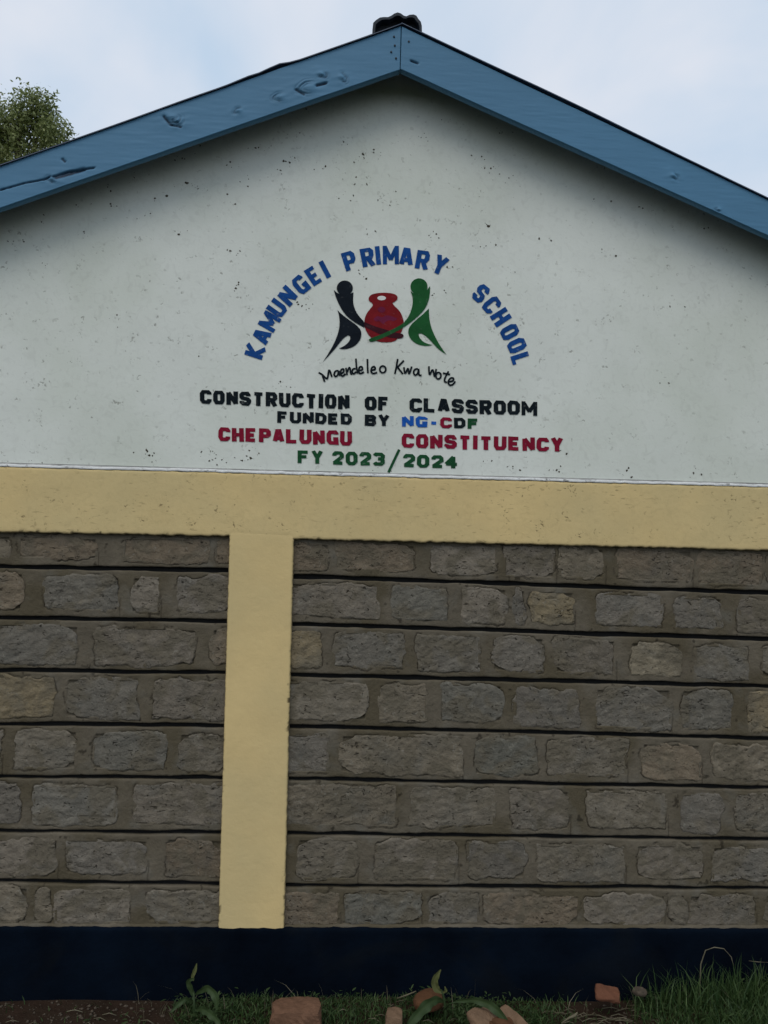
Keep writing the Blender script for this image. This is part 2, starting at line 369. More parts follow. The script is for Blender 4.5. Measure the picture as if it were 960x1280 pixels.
def make_panel(side, xl, xr, G, ST, seed):
    gx = (0, 283) if side == 'L' else (365, 960)
    lines = [line((gx[0], a), (gx[1], b), YM) for a, b in G]
    topl = bb_l if side == 'L' else bb_r
    zbot = lambda x: zb(x)-.005
    rng = random.Random(seed)
    wmax = .02
    # dark recessed joint plate behind every course
    x0, x1 = xl-.03, xr+.03
    plate = mesh('stone_panel', [(x0, YM+.022, zbot(x0)-.02), (x1, YM+.022, zbot(x1)-.02), (x1, YM+.022, topl(x1)+.02), (x0, YM+.022, topl(x0)+.02),
                 (x0, .2, zbot(x0)-.02), (x1, .2, zbot(x1)-.02), (x1, .2, topl(x1)+.02), (x0, .2, topl(x0)+.02)],
                 [(0, 1, 2, 3), (5, 4, 7, 6), (4, 0, 3, 7), (1, 5, 6, 2), (3, 2, 6, 7), (4, 5, 1, 0)], M['black_joint'], bld)
    stones = 0
    for ci in range(8):
        hw = .0085
        up = (lambda x: topl(x)+.012) if ci == 0 else (lambda x, f=lines[ci-1]: f(x)-hw)
        lo = (lambda x: zbot(x)) if ci == 7 else (lambda x, f=lines[ci]: f(x)+hw)
        vis_up = topl if ci == 0 else up
        # stones of this course in metres
        spans = []
        ym = 700+ci*62
        for a, b in ST[ci]:
            spans.append((PX(a, ym, YM)[0], PX(b, ym, YM)[0], (side, ci, a)))
        xx = spans[-1][1]+.04
        while side == 'R' and xx < xr-.1:
            w = rng.uniform(.2, .36); spans.append((xx, min(xx+w, xr+.01), None)); xx += w+rng.uniform(.03, .06)
        xx = spans[0][0]-.04
        while side == 'L' and xx > xl+.1:
            w = rng.uniform(.2, .36); spans.insert(0, (max(xx-w, xl-.01), xx, None)); xx -= w+rng.uniform(.03, .06)
        outl = []
        for (a, b, key) in spans:
            a = max(a, xl-.012); b = min(b, xr+.012)
            if b-a < .02: continue
            k = rng.random()
            xc = (a+b)/2
            t = vis_up(xc)-(.009+rng.random()*.011 if ci else .002+rng.random()*.01)
            s = lo(xc)+(.010+rng.random()*.014 if ci < 7 else .006+rng.random()*.006)
            slope = (lo(xc+.1)-lo(xc-.1))/.2
            hx, hz = (b-a)/2, (t-s)/2; zc = (t+s)/2
            res = .0045
            nu = max(5, int((b-a)/res)); nv = max(5, int((t-s)/res))
            u, v = np.meshgrid(np.linspace(-1, 1, nu), np.linspace(-1, 1, nv), indexing='ij')
            # corners pulled in, each by its own amount
            cr4 = [rng.uniform(.0, .014) if rng.random() < .72 else rng.uniform(.02, .05) for _ in range(4)]
            U, Vv = u*hx, v*hz
            for (su, sv), c in zip(((-1, -1), (1, -1), (1, 1), (-1, 1)), cr4):
                q = np.clip(su*u, 0, 1)**4*np.clip(sv*v, 0, 1)**4
                U = U-su*c*q; Vv = Vv-sv*c*.8*q
            sd_ = rng.randrange(999)
            edge = np.maximum(np.abs(u), np.abs(v))
            ax = rng.uniform(.010, .026) if ci else .010
            X = xc+U+ax*fbm(U+sd_, Vv, .07, 1, 3)*edge + .006*fbm(U+sd_, Vv, .014, 3, 3)*edge
            Z = zc+Vv+slope*U+ax*.8*fbm(U+sd_, Vv+9, .07, 2, 3)*edge + .006*fbm(U+sd_, Vv+5, .014, 4, 3)*edge
            if key is not None and (key[2] >= 280 or key[2] <= 262): pass
            Z = np.clip(Z, lo(X)+.004, vis_up(X)-.003 if ci else vis_up(X)+.004)
            # relief: proud of the mortar, rims dive back in
            dedge = np.minimum((1-np.abs(u))*hx, (1-np.abs(v))*hz)
            rise = .0008+rng.random()*.0014 if ci else .0003
            rim = .0004+.0036*sstep(-.25, .45, fbm(X+sd_*1.3, Z, .08, 21, 2))
            D = -rim+(rise+rim)*sstep(0, .0045, dedge)
            ang = rng.uniform(-.5, .5)
            ca, sa = math.cos(ang), math.sin(ang)
            chis = fbm((U*ca+Vv*sa)+sd_, (Vv*ca-U*sa)*3.2, .05, 9, 4)
            D = D+.0036*fbm(U+sd_, Vv, .03, 6, 5)*sstep(0, .006, dedge)+.0030*chis*sstep(0, .008, dedge)+(rng.uniform(-.002, .002)*u+rng.uniform(-.002, .002)*v)
            Yy = YM-D
            ck = (1-sstep(.0, .004, dedge))*sstep(.1, .5, fbm(X+sd_, Z, .05, 12, 2))  # crack shade painted in patches along the stone's rim
            o = mesh('stone', np.stack([X, Yy, Z], -1).reshape(-1, 3), gridfaces(nu, nv), M['stone'], plate, False, {'crack': ck.ravel()})
            tint = TINT.get(key)
            if tint is None:
                base = rng.choice([GREY, GREY, (.156, .144, .108), BRN, (.152, .144, .116), (.173, .156, .112)])
                f = rng.uniform(.86, 1.16); tint = tuple(c*f for c in base)
            tint = (tint[0]*1.02, tint[1]*.965, min(tint[2], .80*tint[1]))
            o.color = (*tint, 1)
            idx = np.arange(nu*nv).reshape(nu, nv)
            loop = np.concatenate([idx[:, 0], idx[-1, 1:], idx[-2::-1, -1], idx[0, -2:0:-1]])
            outl.append((a-.03, b+.03, np.stack([X.ravel()[loop], Z.ravel()[loop]], 1), sd_, (xc, zc, hx, hz)))
            stones += 1
        def hf(X, Z, outl=outl, ci=ci):
            D = .0010*fbm(X, Z, .05, 47, 3); K = .75*sstep(.50, .62, fbm(X, Z, .03, 48, 4))
            for (a, b, pts, sd_, bb) in outl:
                sel = (X > a) & (X < b)
                if not sel.any(): continue
                xs_, zs_ = X[sel], Z[sel]
                d2 = ((xs_[:, None]-pts[None, :, 0])**2+(zs_[:, None]-pts[None, :, 1])**2)
                d = np.sqrt(d2.min(1))
                inside = (np.abs(xs_-bb[0]) < bb[2]-.012) & (np.abs(zs_-bb[1]) < bb[3]-.012)
                mask = sstep(-.15, .25, fbm(xs_+sd_, zs_, .045, 14, 3))
                c = np.exp(-(d/.0026)**2)*mask
                smear = np.exp(-(d/.012)**2)*(fbm(xs_, zs_+sd_, .06, 16, 2))*.0022
                dd = -c*.005+smear
                dd = np.where(inside, -.008, dd)
                D[sel] += dd; K[sel] = np.maximum(K[sel], np.where(inside, 0, c*.95))  # crack is carved, and its shade painted into the mortar colour
                # a hairline running from the stone's corner to the joint
                if sd_ % 3 == 0:
                    xh = bb[0]+bb[2]*.98+.006
                    hl = np.exp(-((xs_-xh-.004*fbm(zs_*1.0, zs_*0+sd_, .03, 2))/.0022)**2)*(zs_ < bb[1]-bb[3]*.2)
                    D[sel] -= hl*.002; K[sel] = np.maximum(K[sel], hl*.6)
            return D+.0012*fbm(X, Z, .02, 44, 3), K
        nm = 'mortar_course'
        relief(nm, (xl-.012, lo(xl)), (xr+.012, lo(xr)), (xr+.012, up(xr)), (xl-.012, up(xl)), YM, .024, M['mortar'], plate, res=.0036, edge=.0028, relf=.0022, es=.11, seed=seed+ci*7, edges='bt' if ci else 'b', hfun=hf, roundr=.003)
    return plate
pl_ = max(px_l, qx_l); pr_ = min(px_r, qx_r)
make_panel('L', BX0+CW, pl_, G_L, ST_L, 101)
make_panel('R', pr_, BX1-CW, G_R, ST_R, 202)

# thin mortar fillet where the stonework sits on the plinth
zf = lambda x: zb(x)
relief('mortar_fillet', (BX0+CW, zf(BX0)-.004), (qx_l, zf(qx_l)-.004), (qx_l, zf(qx_l)+.006), (BX0+CW, zf(BX0)+.006), .004, .03, M['mortar'], bld, res=.006, edge=.002, relf=.001, seed=61, edges='t')
relief('mortar_fillet', (qx_r, zf(qx_r)-.004), (BX1-CW, zf(BX1)-.004), (BX1-CW, zf(BX1)+.006), (qx_r, zf(qx_r)+.006), .004, .03, M['mortar'], bld, res=.006, edge=.002, relf=.001, seed=62, edges='t')

# side and back walls
eave_l, eave_r = top_l(BX0)-.02, top_r(BX1)-.02
boxes('side_wall', [(BX0, BX0+.2, .2, BY1, -.2, eave_l)], M['side'], bld)
boxes('side_wall', [(BX1-.2, BX1, .2, BY1, -.2, eave_r)], M['side'], bld)
V = [(BX0, BY1, -.2), (BX1, BY1, -.2), (BX1, BY1, eave_r), (XA, BY1, top_l(XA)-.02), (BX0, BY1, eave_l)]
V += [(x, BY1+.2, z) for x, y, z in V]
mesh('back_wall', V, [(0, 1, 2, 3, 4), (9, 8, 7, 6, 5), (0, 5, 6, 1), (1, 6, 7, 2), (2, 7, 8, 3), (3, 8, 9, 4), (4, 9, 5, 0)], M['side'], bld)

# ------------------------------------------------------------------ barge boards with knots and a split
def seg_d(px, pz, pts):
    d = np.full(px.shape, 9.0)
    for (ax, az), (bx, bz) in zip(pts[:-1], pts[1:]):
        vx, vz = bx-ax, bz-az; t = np.clip(((px-ax)*vx+(pz-az)*vz)/(vx*vx+vz*vz+1e-12), 0, 1)
        d = np.minimum(d, np.hypot(px-ax-t*vx, pz-az-t*vz))
    return d
def knot(X, Z, px, py, r, D, K, kind=0, dark=.75):
    cx, cz = PX(px, py, YB); u, v = X-cx, Z-cz
    d = np.hypot(u*.92+v*.25, v*1.15); a = np.arctan2(v, u)
    w = r*(1+.13*np.sin(2*a+kind))
    e = d/w
    wobble = .18*np.sin(3*a+kind*2)+.12*np.sin(5*a+kind)
    arc = sstep(-.9, .6, np.cos(a-(2.7+kind)))
    swirl = np.zeros_like(d)
    for rr, wt in ((1.0, 1.0), (.62, .6), (1.45, .35)):
        swirl = np.maximum(swirl, wt*np.exp(-((e*(1+wobble*.5)-rr)/(.0026/r))**2)*arc)
    D -= swirl*.005; K[:] = np.maximum(K, np.clip(swirl*dark*.6, 0, 1)*sstep(-.6, .2, fbm(X*3, Z*3, .03, 5, 2)))
    D += .004*np.exp(-(e/.7)**2)+.0025*np.exp(-(e/2.2)**2)
    # grain bending past the knot
    g = np.sin((v-.35*u)/(.0045)+2*np.exp(-(e/1.2)**2)*np.sign(v))
    D += .0005*g*np.exp(-(e/2.2)**2)
def board(x0, x1, top, bot, knots, cracks, blobs, seed, mitre=0):
    w = abs(x1-x0); nu = int(w/.004); nv = 60
    u, v = np.meshgrid(np.linspace(0, 1, nu), np.linspace(0, 1, nv), indexing='ij')
    X = x0+(x1-x0)*u; Z = bot(X)*(1-v)+top(X)*v
    Z = Z+.0016*fbm(X, X*0, .35, seed)*(1-v)
    D = .0006*fbm(X*.12, Z, .012, seed+2, 3)+.0010*fbm(X, Z, .25, seed+3, 2); K = np.zeros_like(X)
    for (a, b, r, k, dk) in knots: knot(X, Z, a, b, r, D, K, k, dk)
    for pts, wd in cracks:
        P = [PX(a, b, YB) for a, b in pts]
        d = seg_d(X, Z, P)+.0015*fbm(X, Z, .015, seed+5)
        c = np.exp(-(np.clip(d, 0, 9)/wd)**2); D -= c*.008; K = np.maximum(K, c)
    for (a, b, rx, rz, an) in blobs:
        cx, cz = PX(a, b, YB); U = (X-cx)*math.cos(an)+(Z-cz)*math.sin(an); Q = -(X-cx)*math.sin(an)+(Z-cz)*math.cos(an)
        c = sstep(1.25, .7, np.hypot(U/rx, Q/rz)+.35*fbm(X, Z, .012, seed+8)); D -= c*.004; K = np.maximum(K, c*.8)
    th = .032
    Y = YB-D
    V = np.stack([X, Y, Z], -1).reshape(-1, 3); F = gridfaces(nu, nv)
    if x1 < x0: F = F[:, ::-1]
    idx = np.arange(nu*nv).reshape(nu, nv)
    loop = np.concatenate([idx[:, 0], idx[-1, 1:], idx[-2::-1, -1], idx[0, -2:0:-1]])
    Vb = V[loop].copy(); Vb[:, 1] = YB+th; n0 = len(V); k = len(loop); j = np.arange(k); j2 = (j+1) % k
    F = np.vstack([F, np.stack([loop[j], n0+j, n0+j2, loop[j2]], 1)])
    V = np.vstack([V, Vb])
    o = mesh('barge_board', V, F, M['board'], bld, False, {'crack': np.concatenate([K.ravel(), np.zeros(k)])})
    return o
EL, ER = BX0-.35, BX1+.35
bl = board(EL, XA-.0015, top_l, bot_l,
      [(298, 139, .014, 0, .7), (350, 122, .020, .5, .8), (386, 110, .030, .3, .9), (402, 93, .016, 2.6, .9), (427, 97, .017, 3.4, .8), (215, 147, .026, 2.2, .85), (222, 152, .014, 1.2, .7), (66, 224, .016, 1.0, .9)],
      [([(0, 237.5), (30, 229), (55, 224.5), (62, 221)], .0028), ([(66, 221), (85, 214.5), (118, 209.5)], .0028), ([(70, 222), (90, 216), (104, 212)], .0075), ([(205, 146), (213, 156), (226, 159)], .004), ([(396, 107), (408, 104)], .0045), ([(78, 199), (81, 202)], .004), ([(370, 112), (380, 118)], .004)],
      [], 3)
br = board(XA+.0015, ER, top_r, bot_r,
      [(842, 220, .014, 3.1, .4), (898, 262, .008, 1, .4)],
      [([(514, 76), (522, 79)], .004)], [], 8)
for k_, (a, b) in enumerate(((492.5, 46), (493.5, 57), (495, 73), (489, 65), (511, 52))):
    x, z = PX(a, b, YB)
    bm = bmesh.new(); bmesh.ops.create_cone(bm, cap_ends=True, segments=10, radius1=.0042, radius2=.003, depth=.004)
    for v in bm.verts: v.co = Vector((x+v.co.x, YB-.002-v.co.z, z+v.co.y))
    me = bpy.data.meshes.new('nail_head'); bm.to_mesh(me); bm.free(); me.materials.append(M['nail'])
    o = bpy.data.objects.new('nail_head', me); C.objects.link(o); o.parent = bl if a < 500 else br

# corrugated roof sheets: the waves run down the slope
def roofsheet(x0, x1, top, lift, seed, zo):
    ny = 620; nx = 90
    yy = np.concatenate([np.linspace(-.158, 1.2, 180), np.linspace(1.21, BY1+.3, 440)])
    xx = np.linspace(x0, x1, nx)
    Xg, Yg = np.meshgrid(xx, yy, indexing='ij')
    Z = top(Xg)+zo+.007*(np.sin((Yg+.158)/.076*2*math.pi-1.2)+1)*.5
    Z += .006*fbm(Xg, Yg, .6, seed)*np.exp(-np.abs(Yg+.158)/.3)
    for (cx, wd, h) in lift: Z += h*np.exp(-((Xg-cx)/wd)**2)*np.exp(-np.clip(Yg+.158, 0, 9)/.12)
    V = np.stack([Xg, Yg, Z], -1).reshape(-1, 3); F = gridfaces(nx, len(yy))
    V2 = V.copy(); V2[:, 2] += .0035; n = len(V)
    idx = np.arange(n).reshape(nx, len(yy))
    loop = np.concatenate([idx[:, 0], idx[-1, 1:], idx[-2::-1, -1], idx[0, -2:0:-1]]); j2 = np.roll(loop, -1)
    F = np.vstack([F, F[:, ::-1]+n, np.stack([loop, j2, j2+n, loop+n], 1)])
    mesh('roof_sheet', np.vstack([V, V2]), F, M['roof'], bld, True)
lx = PX(346, 82, YB)[0]; lx2 = PX(310, 96, YB)[0]
roofsheet(EL-.05, XA, top_l, [(lx, .045, .013), (lx2, .05, .006)], 5, .001)
roofsheet(XA, ER+.05, top_r, [(PX(700, 130, YB)[0], .5, .007)], 6, .003)
# ridge cap: a corrugated strip, seen end on
rp = [(466, 46), (465.5, 37), (466.5, 28.5), (470, 25), (475, 21.8), (480, 21.2), (485, 21.3), (489, 19.6), (493, 16.8), (497, 15.4), (501, 16.6), (505, 19.6), (508, 20.3), (512, 18.4), (517, 18), (520.5, 19.5), (523, 23.5), (526, 27), (527.3, 32), (527.5, 39)]
RY = -.114
out = [PX(a, b, RY) for a, b in rp]
cxr, czr = PX(498, 42, RY)
inn = [((x-cxr)*.90+cxr, (z-czr)*.86+czr) for x, z in out]
V = []; F = []; ysl = [RY, RY+.05, .5, 2.5, 5.0, BY1+.25]
for y in ysl: V += [(x, y, z) for x, z in out]
n = len(out)
for s in range(len(ysl)-1):
    for i in range(n-1): F.append((s*n+i, s*n+i+1, (s+1)*n+i+1, (s+1)*n+i))
b0 = len(V); V += [(x, RY, z) for x, z in inn]; b1 = len(V); V += [(x, RY+.04, z) for x, z in inn]
for i in range(n-1):
    F.append((i, b0+i, b0+i+1, i+1)); F.append((b0+i, b1+i, b1+i+1, b0+i+1))
cap = mesh('ridge_cap', V, F, M['cap'], bld)
ci = len(inn); mesh('ridge_shade_fill', [(x, RY+.035, z) for x, z in inn]+[(cxr, RY+.03, czr-.05)], [tuple(range(ci+1))[::-1]], M['cavity'], bld)  # dark sheet added for the shade inside the cap

# ------------------------------------------------------------------ flecks where the plaster skin has popped off
M['fleck'] = mat('bare_render_fleck', (.065, .057, .042), .95, .4, 40., .6, 120, .002, spec=.05)
CL = [(250, 187, 3), (285, 205, 3), (317, 187, 4), (330, 183, 6), (367, 167, 5), (364, 200, 6), (240, 235, 7), (228, 230, 3), (260, 237, 2), (284, 250, 4), (197, 252, 3), (175, 270, 3), (102, 255, 3), (103, 293, 5), (145, 257, 3), (130, 235, 3),
      (452, 200, 4), (470, 190, 4), (445, 228, 6), (435, 245, 3), (475, 255, 2), (456, 290, 4), (531, 173, 4), (627, 165, 4), (598, 197, 5), (607, 210, 4), (485, 238, 3), (578, 259, 4), (611, 282, 4), (611, 307, 7), (543, 292, 4), (635, 222, 2),
      (757, 315, 3), (800, 260, 2), (881, 286, 3), (686, 299, 3), (297, 312, 5), (300, 356, 4), (380, 383, 5), (430, 178, 3), (640, 338, 3), (552, 368, 3), (565, 330, 3), (850, 387, 3), (455, 345, 2), (60, 330, 2), (20, 300, 3), (740, 250, 2), (395, 140, 3), (560, 150, 2),
      (182, 568, 6), (196, 573, 5), (275, 577, 5), (310, 573, 6), (264, 566, 4), (470, 588, 3), (320, 565, 3), (605, 578, 4), (640, 584, 4), (690, 588, 4), (870, 592, 4), (355, 482, 5), (780, 590, 4), (45, 574, 3), (708, 563, 2), (95, 450, 2), (150, 400, 1), (840, 480, 1), (250, 440, 2), (230, 200, 3), (340, 215, 3), (300, 225, 3), (405, 205, 3), (160, 225, 3), (220, 290, 3), (50, 275, 3)]
V = []; F = []; rg = random.Random(44)
for (a, b, n) in CL:
    for _ in range(n+2):
        x, z = PX(a+rg.gauss(0, 7), b+rg.gauss(0, 3.2)); k = rg.randint(6, 9); r0 = .0010+.0042*rg.random()**2*(1.45 if rg.random() < .15 else 1); o0 = len(V); th = rg.random()*3; st_ = rg.uniform(.5, 1)
        for i in range(k):
            an = 2*math.pi*i/k; q_ = r0*rg.uniform(.5, 1.3); u_, w_ = q_*math.cos(an), q_*st_*math.sin(an)
            V.append((x+u_*math.cos(th)-w_*math.sin(th), -.0007, z+u_*math.sin(th)+w_*math.cos(th)))
        F.append(tuple(range(o0, o0+k)))
o = mesh('plaster_fleck', V, F, M['fleck'], bld); o['kind'] = 'stuff'

# ------------------------------------------------------------------ lettering and emblem, painted on the gable
GL = {  # strokes in a cell 0..1 wide, 0..1 high; 'c' closes the loop
 'A': ([[(0, 0), (.38, 1), (.62, 1), (1, 0)], [(.2, .3), (.8, .3)]]), 'B': ([[(0, 0), (0, 1), (.8, 1), (.95, .85), (.95, .65), (.8, .53), (.95, .4), (.95, .15), (.8, 0), 'c'], [(0, .53), (.8, .53)]]),
 'C': [[(1, .74), (1, .87), (.85, 1), (.2, 1), (0, .8), (0, .2), (.2, 0), (.8, 0), (1, .15), (1, .28)]], 'D': [[(0, 0), (0, 1), (.7, 1), (1, .75), (1, .25), (.7, 0), 'c']],
 'E': [[(1, 1), (0, 1), (0, 0), (1, 0)], [(0, .5), (.85, .5)]], 'F': [[(1, 1), (0, 1), (0, -.09)], [(0, .5), (.85, .5)]],
 'G': [[(1, .80), (1, .88), (.85, 1), (.2, 1), (0, .8), (0, .2), (.2, 0), (1, 0), (1, .38), (.6, .38)]], 'H': [[(0, -.09), (0, 1.09)], [(1, -.09), (1, 1.09)], [(0, .5), (1, .5)]],
 'I': [[(.5, -.09), (.5, 1.09)]], 'K': [[(0, -.09), (0, 1.09)], [(.95, 1.05), (.1, .48), (1, -.05)]], 'L': [[(0, 1.09), (0, 0), (1.1, 0)]],
 'M': [[(0, -.09), (0, 1.09)], [(.04, .98), (.5, .22), (.96, .98)], [(1, 1.09), (1, -.09)]], 'N': [[(0, -.09), (0, 1.0), (1, 0), (1, 1.09)]], 'O': [[(.2, 0), (.8, 0), (1, .2), (1, .8), (.8, 1), (.2, 1), (0, .8), (0, .2), 'c']],
 'P': [[(0, -.09), (0, 1), (.8, 1), (1, .85), (1, .58), (.8, .42), (0, .42)]], 'R': [[(0, -.09), (0, 1), (.8, 1), (.98, .85), (.98, .6), (.8, .45), (0, .45)], [(.5, .45), (1, -.07)]],
 'S': [[(.97, .74), (.97, .85), (.8, 1), (.2, 1), (0, .85), (0, .66), (.15, .54), (.85, .46), (1, .34), (1, .15), (.8, 0), (.2, 0), (.03, .15), (.03, .26)]],
 'T': [[(-.08, 1), (1.08, 1)], [(.5, 1), (.5, -.09)]], 'U': [[(0, 1.09), (0, .2), (.2, 0), (.8, 0), (1, .2), (1, 1.09)]],
 'Y': [[(0, 1.08), (.5, .45), (1, 1.08)], [(.5, .5), (.5, -.09)]], '-': [[(0, .42), (1, .42)]],
 '2': [[(.03, .72), (.03, .85), (.2, 1), (.8, 1), (1, .85), (1, .62), (.02, .02)], [(-.12, 0), (1.08, 0)]], '0': [[(.25, 0), (.75, 0), (1, .2), (1, .8), (.75, 1), (.25, 1), (0, .8), (0, .2), 'c']],
 '3': [[(-.05, .82), (.12, 1), (.8, 1), (1, .85), (1, .66), (.85, .53), (.4, .53)], [(.85, .53), (1, .38), (1, .15), (.8, 0), (.12, 0), (-.05, .15)]], '4': [[(.72, -.09), (.72, 1.0), (-.1, .27), (1.15, .27)]]}
def strip(pts, w, closed=False, taper=None):
    P = [np.array(p, float) for p in pts]; n = len(P); Lf = []; Rt = []
    for i in range(n):
        a = P[i-1] if (i > 0 or closed) else None; b = P[(i+1) % n] if (i < n-1 or closed) else None
        d1 = None if a is None else (P[i]-a)/(np.linalg.norm(P[i]-a)+1e-9); d2 = None if b is None else (b-P[i])/(np.linalg.norm(b-P[i])+1e-9)
        if d1 is None: nn = np.array([-d2[1], d2[0]]); s = 1
        elif d2 is None: nn = np.array([-d1[1], d1[0]]); s = 1
        else:
            m_ = np.array([-(d1+d2)[1], (d1+d2)[0]]); ln = np.linalg.norm(m_)
            nn = m_/ln if ln > .15 else np.array([-d1[1], d1[0]]); s = 1/max(.62, float(nn @ np.array([-d1[1], d1[0]])))
        ww = w*(taper[i] if taper else 1)*.5*s
        Lf.append(P[i]+nn*ww); Rt.append(P[i]-nn*ww)
    return Lf, Rt
LOFF = -.0022
def strokes_mesh(name, strokes, w, m, parent, closed_flags, off0=LOFF, wob=.06, xf=lambda p: p):
    """strokes: lists of photo pixel points; each stroke a mitred ribbon, successive strokes a hair in front of each other"""
    V = []; F = []; depth = off0
    todo = []
    for pts, cl in zip(strokes, closed_flags):
        pts = [np.array(p, float) for p in pts]
        if cl: todo.append((pts, True)); continue
        cur = [pts[0]]
        for i in range(1, len(pts)):
            cur.append(pts[i])
            if i < len(pts)-1:                        # a hairpin turn is two brush strokes
                d1 = pts[i]-pts[i-1]; d2 = pts[i+1]-pts[i]; n1, n2 = np.linalg.norm(d1)+1e-9, np.linalg.norm(d2)+1e-9
                if float(d1 @ d2)/(n1*n2) < -.25:
                    cur[-1] = pts[i]+d1/n1*w*.12; todo.append((cur, False)); cur = [pts[i]-d2/n2*w*.12]
        todo.append((cur, False))
    for sub, cl in todo:
        tp = [1+random.uniform(-1, 1)*wob*.5 for _ in sub]
        A, B = strip(sub, w, cl, tp); n = len(sub); o = len(V)
        for side_ in (A, B):
            for i, p in enumerate(side_): p = xf(p); x, z = PX(p[0], p[1]); V.append((x, depth-.00003*i, z))
        depth -= .00003*n+.00006
        for i in range(n if cl else n-1):
            j = (i+1) % n; F.append((o+i, o+j, o+n+j, o+n+i))
    return mesh(name, V, F, m, parent)
def smoothline(P, cl, q=4):
    P = [np.array(p, float) for p in P]; n = len(P); out_ = []
    for i in range(n if cl else n-1):
        p0 = P[i-1] if (i > 0 or cl) else P[0]; p1 = P[i]; p2 = P[(i+1) % n]; p3 = P[(i+2) % n] if (i < n-2 or cl) else P[-1]
        d1, d2 = p1-p0, p2-p1
        for t in range(q):
            f = t/q; out_.append(.5*((2*p1)+(p2-p0)*f+(2*p0-5*p1+4*p2-p3)*f*f+(3*p1-p0-3*p2+p3)*f**3))
    if not cl: out_.append(P[-1])
    return out_
def glyph(ch, cx, cy, w, h, rot, sw, m, shear=0.0, hs=0.0):
    """cx,cy centre in photo pixels; rot clockwise degrees; w,h outer size"""
    if ch == 'M': sw = sw*.86
    KY = 1.28                                     # level strokes are thinner than upright ones
    iw, ih = w-sw, h-sw/KY
    c, s = math.cos(rad(rot)), math.sin(rad(rot)); st = []; fl = []
    for sk in GL[ch]:
        cl = sk[-1] == 'c'; pts = sk[:-1] if cl else sk; q = []
        for (a, b) in pts:
            if b > 1: b = 1+sw/KY/2/ih*.98
            elif b < 0: b = -sw/KY/2/ih*.98
            x = (a-.5)*iw+random.uniform(-.2, .2); y = -(b-.5)*ih+random.uniform(-.2, .2)
            q.append((x, y*KY))
        st.append(q); fl.append(cl)
    def xf(p):
        x, y = p[0], p[1]/KY+p[0]*hs
        return (cx+x*c-y*s, cy+x*s+y*c)
    return strokes_mesh('painted_letter', st, sw, m, gable, fl, xf=xf)
def word(txt, x0, x1, t0, b0, t1, b1, sw, mats, gap=.13):
    rel = {'I': .42, 'M': 1.28, '-': .75}
    ws = [rel.get(c, 1.0) for c in txt]; tot = sum(ws)+gap*(len(txt)-1); k = (x1-x0)/tot; x = x0
    hs = ((t1+b1)-(t0+b0))/2/(x1-x0)
    for i, c in enumerate(txt):
        w = ws[i]*k; f = (x+w/2-x0)/(x1-x0); t = t0+(t1-t0)*f; b = b0+(b1-b0)*f
        m = mats[i] if isinstance(mats, list) else mats
        glyph(c, x+w/2, (t+b)/2+random.uniform(-.3, .3), w, b-t, random.uniform(-1, 1), sw, M[m], hs=hs); x += w+gap*k
word('CONSTRUCTION', 250, 437, 487.5, 504.5, 494, 512, 5.7, 'p_black')
word('OF', 456, 487, 495.5, 512.5, 496.5, 513.5, 5.7, 'p_black', .13)
word('CLASSROOM', 512, 671.5, 497.5, 515, 502, 519.5, 5.7, 'p_black')
word('FUNDED', 346.5, 440, 514, 528.5, 517.5, 531, 5.0, 'p_black', .13)
word('BY', 456, 487, 518, 532, 519.5, 533, 5.0, 'p_black', .13)
word('NG-CDF', 502.5, 599, 520, 533.5, 523, 536, 4.9, ['p_blue2', 'p_blue2', 'p_blue2', 'p_red', 'p_black', 'p_green'], .18)
word('CHEPALUNGU', 273, 440, 534, 551, 539, 557, 5.8, 'p_red', .13)
word('CONSTITUENCY', 502, 704, 542, 559.5, 548, 565, 5.8, 'p_red', .13)
word('FY', 372, 404, 563, 579, 564, 579.5, 5.0, 'p_green', .14)
word('2023', 415, 481, 564, 581, 566, 582.5, 5.3, 'p_green', .14)
word('2024', 503.5, 572, 567.5, 584, 570, 585.5, 5.3, 'p_green', .14)
strokes_mesh('painted_stroke', [[(499, 562), (485.5, 590.5)]], 3.4, M['p_green'], gable, [False])
ARC = [('K', 319, 438.5, -72, 17), ('A', 328, 420.5, -65, 17), ('M', 337, 402, -60, 19.5), ('U', 346.5, 385.5, -54, 16.5), ('N', 359.5, 370, -46, 16.5), ('G', 376, 356, -40, 15.5), ('E', 392.5, 344.5, -33, 15), ('I', 406, 337, -28, 6),
       ('P', 437, 326, -17, 15.5), ('R', 459.5, 321.5, -11, 16), ('I', 472.5, 319.5, -6, 6), ('M', 488.5, 319, -1, 19.5), ('A', 508, 321.5, 4, 17), ('R', 528.5, 325, 10, 16), ('Y', 550, 331.5, 24, 17),
       ('S', 601, 367, 41, 15), ('C', 614.5, 381.5, 53, 15), ('H', 626, 396.5, 57, 15.5), ('O', 637, 415, 61, 15), ('O', 646, 432, 66, 15), ('L', 650.5, 449, 72, 13)]
for ch, a, b, r, w in ARC: glyph(ch, a, b, w+.5, 23, r, 6.0, M['p_blue'])

